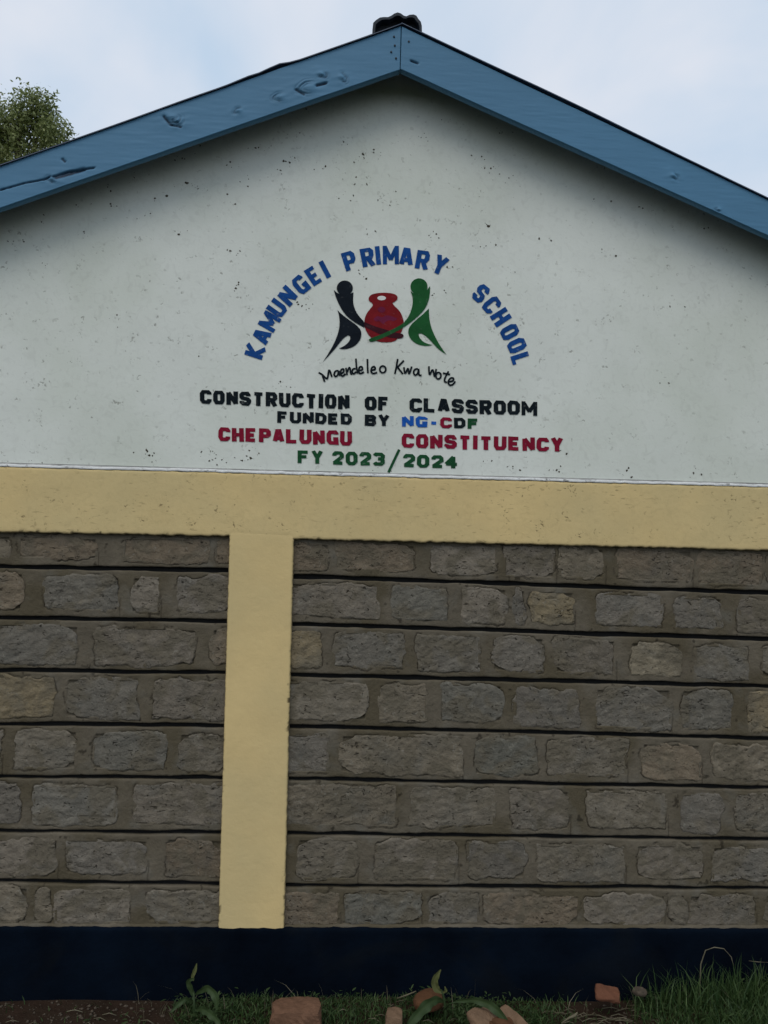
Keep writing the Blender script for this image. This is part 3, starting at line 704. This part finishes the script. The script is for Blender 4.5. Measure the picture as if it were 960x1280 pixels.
Zm = 960/190.
def zp(p): return (390+p[0]/Zm, 330+p[1]/Zm)
def smoothpoly(pts, it=2):
    pts = [np.array(p, float) for p in pts]
    for _ in range(it):
        q = []
        n = len(pts)
        for i in range(n):
            a, b, c = pts[i-1], pts[i], pts[(i+1) % n]
            d1 = (b-a)/(np.linalg.norm(b-a)+1e-9); d2 = (c-b)/(np.linalg.norm(c-b)+1e-9)
            if float(d1 @ d2) < .25: q.append(b)       # keep sharp tips
            else: q += [b*.75+a*.25, b*.75+c*.25]
        pts = q
    return pts
def flat(name, pts, m, off, smooth=True):
    pts = smoothpoly(pts) if smooth else pts
    V = [P3(*zp(p), off) for p in pts]
    T = tessellate_polygon([[Vector((v[0], v[2], 0)) for v in V]])
    return mesh(name, V, [tuple(t) for t in T], m, gable)
def ell(cx, cy, rx, ry, n=28): return [(cx+rx*math.cos(2*math.pi*i/n), cy+ry*math.sin(2*math.pi*i/n)) for i in range(n)]
o1 = -.0022
flat('emblem_pot', [(385, 188), (440, 180), (500, 183), (535, 195), (543, 215), (530, 235), (508, 245), (520, 265), (550, 290), (572, 330), (582, 375), (570, 420), (545, 465), (525, 488), (480, 495), (430, 493), (385, 478), (350, 440), (332, 400), (330, 350), (345, 310), (370, 280), (385, 262), (380, 245), (360, 235), (356, 215), (368, 198)], M['e_red'], o1)
flat('emblem_pot_mouth', ell(440, 215, 27, 14), M['e_white'], o1-.0004, False)
flat('emblem_pot_mark', [(412, 285), (430, 268), (455, 272), (466, 290), (450, 308), (425, 305)], M['e_purple'], o1-.0004)
flat('emblem_pot_mark', [(388, 345), (415, 325), (440, 340), (470, 322), (505, 330), (540, 345), (520, 362), (480, 352), (450, 380), (425, 358), (400, 365)], M['e_purple'], o1-.0004)
flat('emblem_arm', [(330, 366), (400, 395), (470, 415), (520, 432), (572, 440), (580, 452), (572, 468), (540, 471), (480, 463), (430, 445), (380, 420), (328, 396)], M['e_maroon'], o1-.0007)
flat('emblem_arm', [(582, 368), (560, 385), (510, 412), (450, 440), (400, 458), (362, 472), (358, 482), (368, 492), (400, 486), (440, 470), (500, 443), (560, 412), (584, 396)], M['e_green'], o1-.0010)
flat('emblem_figure', [(138, 163), (158, 182), (175, 190), (235, 190), (262, 178), (258, 240), (272, 290), (300, 335), (333, 366), (332, 402), (280, 375), (230, 340), (195, 300), (165, 245), (147, 200)], M['e_black'], o1)
flat('emblem_head', ell(207, 152, 51, 48), M['e_black'], o1-.0003, False)
flat('emblem_leg', [(160, 290), (185, 315), (230, 350), (275, 380), (305, 410), (314, 440), (305, 480), (275, 515), (235, 533), (195, 539), (170, 532), (200, 520), (225, 500), (243, 475), (240, 453), (225, 450), (205, 463), (180, 490), (150, 530), (110, 575), (66, 622), (100, 570), (130, 520), (155, 465), (172, 410), (175, 360), (170, 320)], M['e_black'], o1)
flat('emblem_figure', [(622, 170), (645, 190), (715, 180), (746, 138), (745, 190), (735, 240), (710, 290), (670, 330), (620, 372), (583, 398), (581, 366), (602, 345), (625, 300), (637, 250), (636, 210)], M['e_green'], o1)
flat('emblem_head', ell(676, 143, 54, 53), M['e_green'], o1-.0003, False)
flat('emblem_leg', [(738, 280), (740, 340), (752, 400), (780, 465), (815, 525), (850, 573), (800, 540), (755, 490), (720, 455), (690, 436), (674, 440), (675, 460), (700, 490), (735, 506), (764, 511), (730, 518), (680, 512), (640, 492), (612, 458), (606, 420), (620, 388), (660, 350), (700, 318)], M['e_green'], o1)
SCR = [[[(42, 686), (64, 698), (80, 745)], [(66, 700), (96, 724), (108, 670), (126, 714)]], [[(168, 674), (148, 678), (140, 700), (150, 711), (164, 698), (169, 676), (176, 706)]],
       [[(180, 694), (200, 682), (198, 664), (184, 670), (181, 696), (194, 708), (212, 694)]], [[(214, 656), (222, 702)], [(222, 684), (234, 656), (242, 664), (244, 690), (254, 696)]],
       [[(276, 662), (260, 664), (254, 682), (264, 694), (278, 680)], [(277, 598), (281, 650), (287, 692)]], [[(296, 674), (318, 668), (314, 650), (300, 654), (295, 682), (308, 692), (328, 682)]],
       [[(350, 600), (351, 650), (353, 690)]], [[(374, 672), (398, 666), (394, 649), (378, 656), (373, 680), (388, 692), (412, 684)]], [ell(447, 666, 19, 21, 12)+['c']],
       [[(541, 600), (533, 650), (523, 695)], [(580, 610), (540, 652), (574, 696)]], [[(580, 652), (588, 692), (606, 660), (613, 694), (630, 648)]], [[(668, 662), (648, 668), (642, 690), (654, 703), (668, 688), (673, 664), (676, 700), (692, 704)]],
       [[(738, 646), (742, 700), (762, 668), (774, 712), (784, 664)]], [ell(798, 706, 16, 20, 12)+['c']], [[(862, 678), (840, 720), (838, 742), (852, 748)], [(826, 690), (872, 698)]],
       [[(866, 744), (890, 738), (892, 722), (874, 722), (860, 744), (868, 764), (888, 762), (905, 742)]]]
for sk in SCR:
    st = []; fl = []
    for q in sk:
        cl = q[-1] == 'c'; q = q[:-1] if cl else q
        q = [zp(p) for p in q]; st.append(smoothline(q, cl) if len(q) > 3 else q); fl.append(cl)
    strokes_mesh('painted_script_letter', st, 2.25, M['p_black'], gable, fl)

# ------------------------------------------------------------------ ground
def gz(x, y):
    x = np.asarray(x, float); y = np.asarray(y, float)
    near = np.exp(-((y+.2)/.9)**2)
    return (.012*fbm(x, y, .3, 70, 3)+.075*sstep(.9, 1.9, x)+.02*sstep(-.6, -.2, x)*(1-sstep(.3, .5, x)))*near + .05*fbm(x, y, 9., 71, 2)*sstep(2, 15, np.hypot(x, y+3))
ax_ = np.concatenate([-np.geomspace(1500, 4.2, 26), np.linspace(-4, 4, 330), np.geomspace(4.2, 1500, 26)])
ay_ = np.concatenate([-np.geomspace(1500, 2.2, 26), np.linspace(-2.1, .2, 110), np.geomspace(.3, 1500, 30)])
Xg, Yg = np.meshgrid(ax_, ay_, indexing='ij')
def soil_mask(x, y):
    return 1-sstep(-.62, -.50, x+.10*fbm(x, y, .12, 80, 3))+ sstep(.75, .95, x)*(1-sstep(1.12, 1.25, x))*.8
def ground_extra(nt, out, geo, bp, nb):
    pos = geo.outputs['Position']
    out = mixc(nt, noise_mask(nt, pos, 14., .45, .62, 6., seed=7.), out, (.03, .02, .013))
    far = N(nt, 'ShaderNodeVectorMath', operation='LENGTH'); nt.links.new(pos, far.inputs[0])
    r = N(nt, 'ShaderNodeMapRange', i_1=3., i_2=9., i_3=0., i_4=1.); nt.links.new(far.outputs['Value'], r.inputs[0])
    return mixc(nt, r.outputs[0], out, (.03, .04, .015))
M['soil'] = mat('red_brown_soil', (.030, .018, .012), .95, .3, 9., .8, 60, .01, spec=.1, extra=ground_extra)
g = mesh('ground', np.stack([Xg, Yg, gz(Xg, Yg)], -1).reshape(-1, 3), gridfaces(len(ax_), len(ay_)), M['soil'], None, True)
g['kind'] = 'structure'

def leafmat(name, c1, c2, scale=3.0, trans=.35, rough=.55):
    m = bpy.data.materials.new(name); m.use_nodes = True; nt = m.node_tree; b = nt.nodes['Principled BSDF']; L = nt.links.new
    a = N(nt, 'ShaderNodeAttribute', attribute_name='shade')
    k = N(nt, 'ShaderNodeMix', data_type='RGBA'); L(a.outputs['Fac'], k.inputs[0]); k.inputs['A'].default_value = (*c1, 1); k.inputs['B'].default_value = (*c2, 1)
    L(k.outputs['Result'], b.inputs['Base Color']); b.inputs['Roughness'].default_value = rough; b.inputs['Specular IOR Level'].default_value = .3
    t = N(nt, 'ShaderNodeBsdfTranslucent'); L(k.outputs['Result'], t.inputs[0]); ms = N(nt, 'ShaderNodeMixShader', i_0=trans)
    o = nt.nodes['Material Output']; L(b.outputs[0], ms.inputs[1]); L(t.outputs[0], ms.inputs[2]); L(ms.outputs[0], o.inputs[0])
    return m
M['grass'] = leafmat('dark_green_grass', (.018, .048, .012), (.088, .140, .046), trans=.25)
M['straw'] = leafmat('dry_straw', (.10, .085, .05), (.20, .18, .12), trans=.2)
M['maize'] = leafmat('maize_leaf', (.022, .045, .014), (.06, .095, .035), trans=.25)
M['maize_pale'] = leafmat('pale_maize_leaf', (.07, .085, .02), (.16, .17, .07), trans=.25)
M['tree_leaf'] = leafmat('tree_leaf', (.07, .098, .018), (.38, .42, .18), trans=.45, rough=.4)

def blades(name, pts, m, hmin, hmax, wid, lean, label, cat, dry=.1, seed=1):
    rng = np.random.default_rng(seed); n = len(pts)
    x, y = pts[:, 0], pts[:, 1]; h = rng.uniform(hmin, hmax, n)*pts[:, 2]; a = rng.uniform(0, 2*np.pi, n)
    ln = rng.uniform(.1, 1, n)*lean*h; dx, dy = np.cos(a)*ln, np.sin(a)*ln; wa = rng.uniform(0, 2*np.pi, n)
    wx, wy = np.cos(wa)*wid*.5, np.sin(wa)*wid*.5; z = gz(x, y)-.004
    V = np.zeros((n, 7, 3)); prof = [(0, 1.), (.35, .9), (.72, .6), (1., 0)]
    for k, (t, w) in enumerate(prof):
        cx, cy, cz = x+dx*t*t, y+dy*t*t, z+h*(t-.28*t*t*np.minimum(1, ln/h))
        if k < 3:
            V[:, 2*k] = np.stack([cx-wx*w, cy-wy*w, cz], 1); V[:, 2*k+1] = np.stack([cx+wx*w, cy+wy*w, cz], 1)
        else: V[:, 6] = np.stack([cx, cy, cz], 1)
    V[:, :, 1] = np.minimum(V[:, :, 1], -.016)
    b = (np.arange(n)*7)[:, None]
    tri = np.concatenate([b+np.array([[0, 1, 3]]), b+np.array([[0, 3, 2]]), b+np.array([[2, 3, 5]]), b+np.array([[2, 5, 4]]), b+np.array([[4, 5, 6]])])
    sh = np.repeat(rng.random(n)**1.6, 7)
    o = mesh(name, V.reshape(-1, 3), tri, m, None, False, {'shade': sh}); tag(o, label, cat, kind='stuff'); return o
def scatter(n, x0, x1, y0, y1, seed, dens):
    rng = np.random.default_rng(seed); x = rng.uniform(x0, x1, n); y = rng.uniform(y0, y1, n); d = dens(x, y); k = rng.random(n) < d
    return np.stack([x[k], y[k], .55+.45*rng.random(k.sum())], 1)
def gd(x, y):
    return np.clip(1-1.15*soil_mask(x, y), .015, 1)*(.6+.4*sstep(-.4, .2, fbm(x, y, .1, 91, 2)))
pts = scatter(150000, -2.6, 3.0, -1.1, -.02, 5, gd)
pts[:, 2] *= .6+.75*sstep(1.1, 1.6, pts[:, 0])*(.6+.8*vn(pts[:, 0], pts[:, 1], .18, 3))+.35*vn(pts[:, 0], pts[:, 1], .12, 8)
blades('grass', pts, M['grass'], .022, .062, .0040, 1.1, 'short dark green grass along the foot of the wall', 'grass', seed=2)
far = scatter(26000, -6, 6.5, -6, -1.0, 6, lambda x, y: np.ones_like(x)*.9)
blades('grass', far, M['grass'], .04, .09, .010, .8, 'rough grass in front of the building, behind the photographer', 'grass', seed=3)
# taller clump against the plinth at the right
pc = scatter(900, 1.12, 1.95, -.16, -.03, 9, lambda x, y: np.exp(-((x-1.52)/.22)**2)+.25)
blades('tall_grass', pc, M['grass'], .07, .19, .0042, .75, 'taller grass tuft growing against the dark plinth at the right', 'grass', seed=4)
ps = scatter(260, -.75, 2.0, -.14, -.03, 12, lambda x, y: np.ones_like(x)*.75)
blades('dry_grass', ps, M['straw'], .03, .12, .0022, 1.5, 'thin pale dry grass stalks scattered along the plinth', 'grass', seed=5)

# broad-leaved weeds hugging the ground
def weeds(n, seed):
    rng = np.random.default_rng(seed); p = scatter(n, -1.2, 2.2, -.6, -.03, seed, lambda x, y: gd(x, y)*(.12+.9*sstep(.1, .5, fbm(x, y, .22, 95, 2))))
    V = []; F = []; sh = []
    for (x, y, k) in p:
        zz = float(gz(x, y)); nl = rng.integers(2, 6)
        for _ in range(nl):
            a = rng.uniform(0, 6.28); L_ = rng.uniform(.010, .026); h = rng.uniform(.008, .05); t = rng.uniform(-.2, .7); w = L_*rng.uniform(.25, .45)
            dx, dy = math.cos(a), math.sin(a); cx, cy = x+dx*.008, min(y+dy*.008, -.04); o0 = len(V)
            for (u, ww) in ((0, .1), (.35, 1), (.7, .8), (1, .05)):
                for sgn in (-1, 1): V.append((cx+dx*L_*u-dy*w*ww*.5*sgn, cy+dy*L_*u+dx*w*ww*.5*sgn, zz+h+t*L_*u-.25*L_*u*u))
            F += [(o0, o0+1, o0+3, o0+2), (o0+2, o0+3, o0+5, o0+4), (o0+4, o0+5, o0+7, o0+6)]; sh += [rng.random()]*8
    o = mesh('weeds', V, F, M['maize'], None, False, {'shade': sh}); tag(o, 'small broad-leaved weeds mixed through the grass at the foot of the wall', 'weeds', kind='stuff')
weeds(5200, 23)

# gravel and crumbs of mortar on the bare soil
M['pebble'] = mat('pale_gravel', (.075, .058, .042), .9, .35, 60., .5, 120, .002)
def pebbles(name, n, box, dens, smin, smax, m, label, seed):
    rng = np.random.default_rng(seed); x = rng.uniform(box[0], box[1], n); y = rng.uniform(box[2], box[3], n); k = rng.random(n) < dens(x, y); x, y = x[k], y[k]; n = len(x)
    base = np.array([(1, 0, 0), (-1, 0, 0), (0, 1, 0), (0, -1, 0), (0, 0, 1), (0, 0, -1)], float)
    tri = np.array([(0, 2, 4), (2, 1, 4), (1, 3, 4), (3, 0, 4), (2, 0, 5), (1, 2, 5), (3, 1, 5), (0, 3, 5)])
    s = smin+(smax-smin)*rng.random(n)**3; V = base[None]*s[:, None, None]*rng.uniform(.55, 1.2, (n, 6, 1)); V[:, :, 2] *= .6
    a = rng.uniform(0, 6.3, n); c, q = np.cos(a)[:, None], np.sin(a)[:, None]; X = V[:, :, 0]*c-V[:, :, 1]*q; Y = V[:, :, 0]*q+V[:, :, 1]*c
    V = np.stack([X+x[:, None], np.minimum(Y+y[:, None], -.014), V[:, :, 2]+(gz(x, y)+s*.2)[:, None]], -1)
    o = mesh(name, V.reshape(-1, 3), (np.arange(n)*6)[:, None, None].repeat(8, 1).reshape(n, 8, 1).astype(int).__add__(tri[None]).reshape(-1, 3), m); tag(o, label, 'gravel', kind='stuff')
pebbles('gravel', 5200, (-2.4, -.35, -.7, -.02), lambda x, y: soil_mask(x, y)*.75, .002, .011, M['pebble'], 'small pale gravel and mortar crumbs on the bare soil at left', 3)
pebbles('gravel', 600, (.7, 1.25, -.3, -.03), lambda x, y: soil_mask(x, y)*.7, .002, .010, M['pebble'], 'small pale chips on the bare patch of soil at right', 4)

# ------------------------------------------------------------------ loose bricks and stones
def rock(name, cx, cy, cz, sx, sy, sz, m, label, cat, rotz=0, rotx=0, roty=0, seed=1, chip=.006, boxy=.75, group=None):
    """a broken block: subdivided box pushed between box and lump, chipped edges"""
    bm = bmesh.new(); bmesh.ops.create_cube(bm, size=2); bmesh.ops.subdivide_edges(bm, edges=bm.edges[:], cuts=11, use_grid_fill=True)
    R = Matrix.Rotation(rotz, 3, 'Z') @ Matrix.Rotation(rotx, 3, 'X') @ Matrix.Rotation(roty, 3, 'Y')
    for v in bm.verts:
        p = v.co.copy(); s = p.normalized()*1.25; q = p*boxy+s*(1-boxy)
        # wear the corners
        e = (abs(p.x)**8+abs(p.y)**8+abs(p.z)**8)**.125; q = q*(1-.10*max(0, (p.length-1.25))/.48)
        w = Vector((q.x*sx/2, q.y*sy/2, q.z*sz/2))
        nx = float(fbm(w.x+seed, w.y+w.z*1.3, .03, seed, 3)); ny = float(fbm(w.y+seed*2, w.x-w.z, .03, seed+3, 3)); nz = float(fbm(w.z+seed*3, w.x+w.y, .03, seed+5, 3))
        v.co = R @ (w+Vector((nx, ny, nz))*chip)
    me = bpy.data.meshes.new(name); bm.to_mesh(me); bm.free(); me.materials.append(m)
    o = bpy.data.objects.new(name, me); o.location = (cx, cy, cz); C.objects.link(o); tag(o, label, cat, 'loose bricks and stones at the foot of the wall'); return o
def brickmat(name, c, v=.2): return mat(name, c, .9, v, 25., .8, 90, .004, spec=.15)
M['b_red'] = brickmat('dusty_red_brick', (.145, .078, .048)); M['b_buff'] = brickmat('buff_stone', (.17, .108, .068)); M['b_rust'] = brickmat('rust_brown_stone', (.10, .048, .024)); M['b_orange'] = brickmat('orange_brick', (.135, .058, .034))
def place(px, py, y): x, z = PX(px, py, y); return x, z
x, z = place(371, 1254, -.27); gzz = float(gz(x, -.27))
hgt = z-gzz+.03
rock('brick', x, -.27, z-hgt/2, .175, .11, hgt, M['b_red'], 'squared dusty reddish block lying in the grass, largest of the loose blocks', 'brick', .05, 0, 0, 3, .007, .86)
x, z = place(492, 1266, -.27)
rock('brick', x, -.27, z-.04, .058, .07, .09, M['b_buff'], 'small narrow buff block upright in the grass, between the squared block and the leafy shoot', 'brick', -.1, 0, .08, 5, .004, .9)
x, z = place(536, 1247, -.15)
rock('stone', x, -.15, z-.012, .10, .07, .06, M['b_rust'], 'rounded rust-brown stone directly behind the young maize leaf', 'stone', .15, 0, -.08, 9, .006, .35)
x, z = place(603, 1270, -.27)
rock('broken_slab', x, -.27, z-.012, .10, .08, .035, M['b_buff'], 'jagged buff slab fragment under the drooping maize leaf', 'stone', .5, .25, .1, 12, .010, .7)
x, z = place(640, 1272, -.25)
rock('broken_slab', x, -.25, z-.012, .11, .06, .03, M['b_buff'], 'pointed buff slab fragment to the right of the drooping maize leaf', 'stone', -.9, .45, .35, 14, .007, .8)
x, z = place(626, 1279, -.30)
rock('broken_slab', x, -.30, z-.012, .09, .06, .03, M['b_rust'], 'darker brown slab fragment lying under the two buff slab fragments', 'stone', .2, .2, .0, 15, .008, .7)
x, z = place(759, 1241, -.12)
rock('brick_fragment', x, -.12, z-.004, .092, .06, .020, M['b_orange'], 'flat orange brick fragment on the bare patch by the plinth', 'brick', -.2, .5, .1, 17, .005, .88)
x, z = place(800, 1238, -.10)
rock('stone', x, -.10, z-.004, .045, .04, .022, M['pebble'], 'pale grey-green stone just right of the orange brick fragment', 'stone', .3, 0, 0, 19, .006, .4)

# ------------------------------------------------------------------ young maize plants
def ribbon(name, pts, widths, m, parent, fold=.25, curl=.0, seg=22, seed=1, side=None):
    P = [Vector(p) for p in pts]; n = len(P)
    def cat(t):
        k = min(int(t*(n-1)), n-2); f = t*(n-1)-k; p0 = P[max(k-1, 0)]; p1 = P[k]; p2 = P[k+1]; p3 = P[min(k+2, n-1)]
        return .5*((2*p1)+(p2-p0)*f+(2*p0-5*p1+4*p2-p3)*f*f+(3*p1-p0-3*p2+p3)*f**3)
    def wd(t):
        k = min(int(t*(n-1)), n-2); f = t*(n-1)-k; return widths[k]*(1-f)+widths[k+1]*f
    V = []; F = []; sh = []; rnd = random.Random(seed); ph = rnd.random()*6
    for i in range(seg+1):
        t = i/seg; p = cat(t); d = (cat(min(1, t+.02))-cat(max(0, t-.02))).normalized()
        s = side.copy() if side is not None else d.cross(Vector((0, -1, 0)))
        s = (s-d*s.dot(d)).normalized(); nrm = s.cross(d).normalized(); w = wd(t)
        for j in range(7):
            u = j/3-1; ruff = .10*w*math.sin(t*22+ph+(2 if u > 0 else 0))*abs(u)**2
            V.append(p+s*(u*w*.5)+nrm*(fold*w*.5*abs(u)+ruff)); sh.append(.25+.35*(1-abs(abs(u)-.5)*1.2)+.5*(abs(u) < .1)+rnd.random()*.08)
    for i in range(seg):
        for j in range(6): a = i*7+j; F.append((a, a+7, a+8, a+1))
    return mesh(name, [tuple(v) for v in V], F, m, parent, True, {'shade': sh})
def tube(name, pts, r, m, parent, shade=.3, seg=8):
    V = []; F = []; P = [Vector(p) for p in pts]
    for i, p in enumerate(P):
        d = (P[min(i+1, len(P)-1)]-P[max(i-1, 0)]).normalized(); a = d.orthogonal().normalized(); b = d.cross(a)
        rr = r[i] if isinstance(r, (list, tuple)) else r
        for k in range(seg): th = 2*math.pi*k/seg; V.append(p+a*math.cos(th)*rr+b*math.sin(th)*rr)
    for i in range(len(P)-1):
        for k in range(seg): F.append((i*seg+k, i*seg+(k+1) % seg, (i+1)*seg+(k+1) % seg, (i+1)*seg+k))
    F.append(tuple(range(seg))[::-1]); F.append(tuple(range((len(P)-1)*seg, len(P)*seg)))
    return mesh(name, [tuple(v) for v in V], F, m, parent, True, {'shade': [shade]*len(V)})
def q(px, py, y): return P3(px, py, y)
def gp(x, y): return (x, y, float(gz(x, y))-.01)
# left plant
y0 = -.16; x0 = PX(243, 1260, y0)[0]
p1 = empty('maize_plant', gp(x0, y0)); tag(p1, 'young maize plant with a pale furled tip, growing beside the gravel at left', 'plant', 'young maize plants at the foot of the wall')
def reparent(o, p): o.parent = p; o.matrix_parent_inverse = Matrix.Translation(-Vector(p.location)); return o
def parts(p, lst):
    for o in lst: reparent(o, p)
parts(p1, [tube('stem', [gp(x0, y0), q(243, 1262, y0), q(242, 1240, y0)], [.006, .006, .004], M['maize'], None),
    ribbon('leaf', [q(242, 1244, y0), q(238, 1234, y0-.005), q(236, 1226, y0-.01), q(243, 1223, y0-.02)], [.012, .020, .017, .004], M['maize'], None, .5, seed=2),
    ribbon('leaf', [q(245, 1243, y0), q(252, 1238, y0-.02), q(261, 1236, y0-.035), q(269, 1246, y0-.05), q(271, 1262, y0-.055)], [.008, .018, .028, .026, .006], M['maize'], None, .3, seed=3),
    ribbon('leaf', [q(241, 1252, y0), q(232, 1249, y0-.02), q(222, 1256, y0-.03), q(213, 1266, y0-.04)], [.008, .018, .018, .003], M['maize'], None, .3, seed=4),
    ribbon('leaf', [q(242, 1226, y0-.012), q(241, 1220, y0-.012), q(244, 1212, y0-.012), q(246, 1204, y0-.012)], [.005, .012, .014, .002], M['maize_pale'], None, .7, seed=5),
    ribbon('leaf', [q(244, 1262, y0-.02), q(254, 1262, y0-.04), q(266, 1270, y0-.06), q(276, 1282, y0-.08)], [.01, .026, .028, .01], M['maize'], None, .25, seed=6)])
# middle plant
y0 = -.20; x0 = PX(556, 1275, y0)[0]
p2 = empty('maize_plant', gp(x0, y0)); tag(p2, 'young maize plant with a long drooping leaf, in the grass before the rust-brown stone', 'plant', 'young maize plants at the foot of the wall')
parts(p2, [tube('stem', [gp(x0, y0), q(557, 1262, y0), q(554, 1244, y0), q(552, 1238, y0)], [.006, .005, .004, .003], M['maize'], None),
    ribbon('leaf', [q(553, 1241, y0), q(546, 1236, y0), q(543, 1227, y0-.005), q(546, 1219, y0-.01), q(551, 1212, y0-.012)], [.006, .024, .026, .020, .003], M['maize_pale'], None, .4, seed=7),
    ribbon('leaf', [q(552, 1241, y0), q(557, 1238, y0-.01), q(556, 1233, y0-.012)], [.005, .012, .003], M['maize_pale'], None, .5, seed=8),
    ribbon('leaf', [q(554, 1252, y0), q(545, 1250, y0-.02), q(534, 1256, y0-.04), q(522, 1268, y0-.06), q(510, 1282, y0-.08)], [.01, .030, .042, .036, .02], M['maize'], None, .22, seed=9),
    ribbon('leaf', [q(569, 1252, y0-.03), q(590, 1250, y0-.05), q(608, 1254, y0-.065), q(622, 1264, y0-.08), q(637, 1282, y0-.09)], [.006, .020, .030, .030, .008], M['maize'], None, .3, seed=10),
    tube('leaf_stalk', [q(556, 1262, y0), q(562, 1255, y0-.02), q(570, 1252, y0-.03)], [.003, .003, .003], M['maize'], None)])
# bent dry stalk over the tall grass
y0 = -.09
st = tube('dry_stalk', [gp(PX(874, 1225, y0)[0], y0), q(876, 1205, y0), q(882, 1188, y0-.01), q(893, 1184, y0-.02), q(905, 1186, y0-.03), q(914, 1196, y0-.035), q(917, 1207, y0-.04)], [.0022, .0022, .002, .0018, .0016, .0014, .001], M['straw'], None, .9, 6)
tag(st, 'pale dry stalk arching over in a hoop above the tall grass at right', 'stalk')
st = tube('dry_stalk', [q(936, 1201, -.06), q(948, 1202.5, -.08), q(962, 1203, -.10), gp(PX(990, 1215, -.12)[0], -.12)], [.001, .0016, .0016, .0016], M['straw'], None, .9, 6)
tag(st, 'thin pale stalk lying level against the plinth at the right edge', 'stalk')
st = tube('dry_twig', [q(702, 1279, -.24), q(712, 1272, -.24), q(719, 1269, -.245), q(722, 1266, -.25)], [.003, .004, .006, .003], M['straw'], None, .8, 6)
tag(st, 'short whitish twig in the grass below the orange brick fragment', 'twig')
st = tube('dry_straw', [q(524-28, 1248, -.13), q(508, 1244, -.13), q(520, 1239, -.13)], [.002, .003, .002], M['straw'], None, .5, 6)
tag(st, 'dry straw poking out on the left of the rust-brown stone', 'straw')
# broken straws round the orange fragment
sp = []
for i in range(64):
    if i < 26: a, b = random.uniform(690, 800), random.uniform(1232, 1256)
    elif i < 44: a, b = random.uniform(5, 330), random.uniform(1246, 1278)
    else: a, b = random.uniform(350, 950), random.uniform(1246, 1276)
    yy = -.07-random.random()*.12
    x, z = PX(a, b, yy); x = float(x); zz = float(gz(x, yy))+.004+random.random()*.010; an = random.uniform(-.7, .7); l = random.uniform(.012, .055 if i < 26 else .03)
    ye = min(yy+math.sin(an)*l*.5, -.02)
    sp.append(tube('t', [(x-math.cos(an)*l, yy-math.sin(an)*l*.5, zz), (x, yy, zz+.006), (x+math.cos(an)*l, ye, zz-.003)], .0015, M['straw'], None, random.random(), 5))
bm = bmesh.new(); shd = []
for o in sp: bm.from_mesh(o.data); me_ = o.data; bpy.data.objects.remove(o); bpy.data.meshes.remove(me_)
me = bpy.data.meshes.new('straw_litter'); bm.to_mesh(me); bm.free(); me.materials.append(M['straw'])
o = bpy.data.objects.new('straw_litter', me); C.objects.link(o); tag(o, 'broken straw and dead stems littered along the ground, thickest round the orange fragment', 'straw', kind='stuff')

# ------------------------------------------------------------------ tree beyond the roof
TY = 14.0
tx, tz_ = PX(22, 190, TY)
M['bark'] = mat('grey_brown_bark', (.09, .07, .05), .9, .3, 6., .6, 30, .02)
tr = empty('leafy_tree', (tx, TY, 0)); tag(tr, 'tall light-green leafy tree rising beyond the left slope of the roof', 'tree')
sc = (TY+3.2)/1000.
def tp(px, py, dy=0): x, z = PX(px, py, TY); return Vector((x, TY+dy, z))
trunkpts = [Vector((tx, TY, -.2)), Vector((tx+.1, TY, 3)), Vector((tx-.05, TY+.1, 6.)), tp(22, 250), tp(24, 180), tp(26, 130)]
parts(tr, [tube('trunk', trunkpts, [.26, .21, .16, .10, .06, .015], M['bark'], None, .3, 12)])
LOBES = [(26, 150, .62, .62, .0), (52, 142, .42, .5, .1), (4, 160, .5, .55, .1), (30, 200, 1.0, .8, .2), (72, 182, .42, .42, -.2), (-20, 200, .8, .8, .1), (10, 260, 1.2, 1.1, 0), (70, 250, .9, .9, .2), (-50, 280, 1., 1.1, .2), (60, 330, 1.1, 1., -.1), (-10, 350, 1.2, 1., .1)]
rng = np.random.default_rng(12); cents = []
for (a, b, rx, rz, dy) in LOBES:
    c = tp(a, b, dy)
    base = trunkpts[3] if c.z > trunkpts[3].z else trunkpts[2]
    mid = base.lerp(c, .55)+Vector((0, 0, -.1))
    reparent(tube('limb', [base, mid, c], [.05, .035, .012], M['bark'], None, .3, 7), tr)
    # twigs clothe the shell and inside of the lobe with drooping sprays
    n = int(150*(rx*rz+.25))
    d = rng.normal(size=(n, 3)); d /= np.linalg.norm(d, axis=1)[:, None]; r = rng.random(n)**.45
    p = d*r[:, None]*np.array([rx, rx, rz]); 
    cents.append(np.concatenate([p+np.array(c), d[:, 2:3]*.5+.5, r[:, None]], 1))
cc = np.concatenate(cents); nl = 26
base = np.repeat(cc, nl, 0); n = len(base)
off = rng.normal(size=(n, 3))*np.array([.075, .075, .11]); pos = base[:, :3]+off
az = rng.uniform(0, 6.283, n); droop = rng.uniform(-1.35, .3, n)
dr = np.stack([np.cos(az)*np.cos(droop), np.sin(az)*np.cos(droop), np.sin(droop)], 1)
sdv = np.cross(dr, rng.normal(size=(n, 3))); sdv /= np.linalg.norm(sdv, axis=1)[:, None]
ln = rng.uniform(.06, .13, n)[:, None]; wv = rng.uniform(.013, .024, n)[:, None]
V = np.stack([pos, pos+dr*ln*.45+sdv*wv, pos+dr*ln, pos+dr*ln*.45-sdv*wv], 1)
shade = np.clip(.55*rng.random(n)**1.5+.5*(rng.random(n) < .22)+.15*vn(pos[:, 0], pos[:, 2], .4, 2), 0, 1)
F = np.arange(n*4).reshape(n, 4)
cr_ = mesh('crown', V.reshape(-1, 3), F, M['tree_leaf'], None, False, {'shade': np.repeat(shade, 4)}); reparent(cr_, tr)
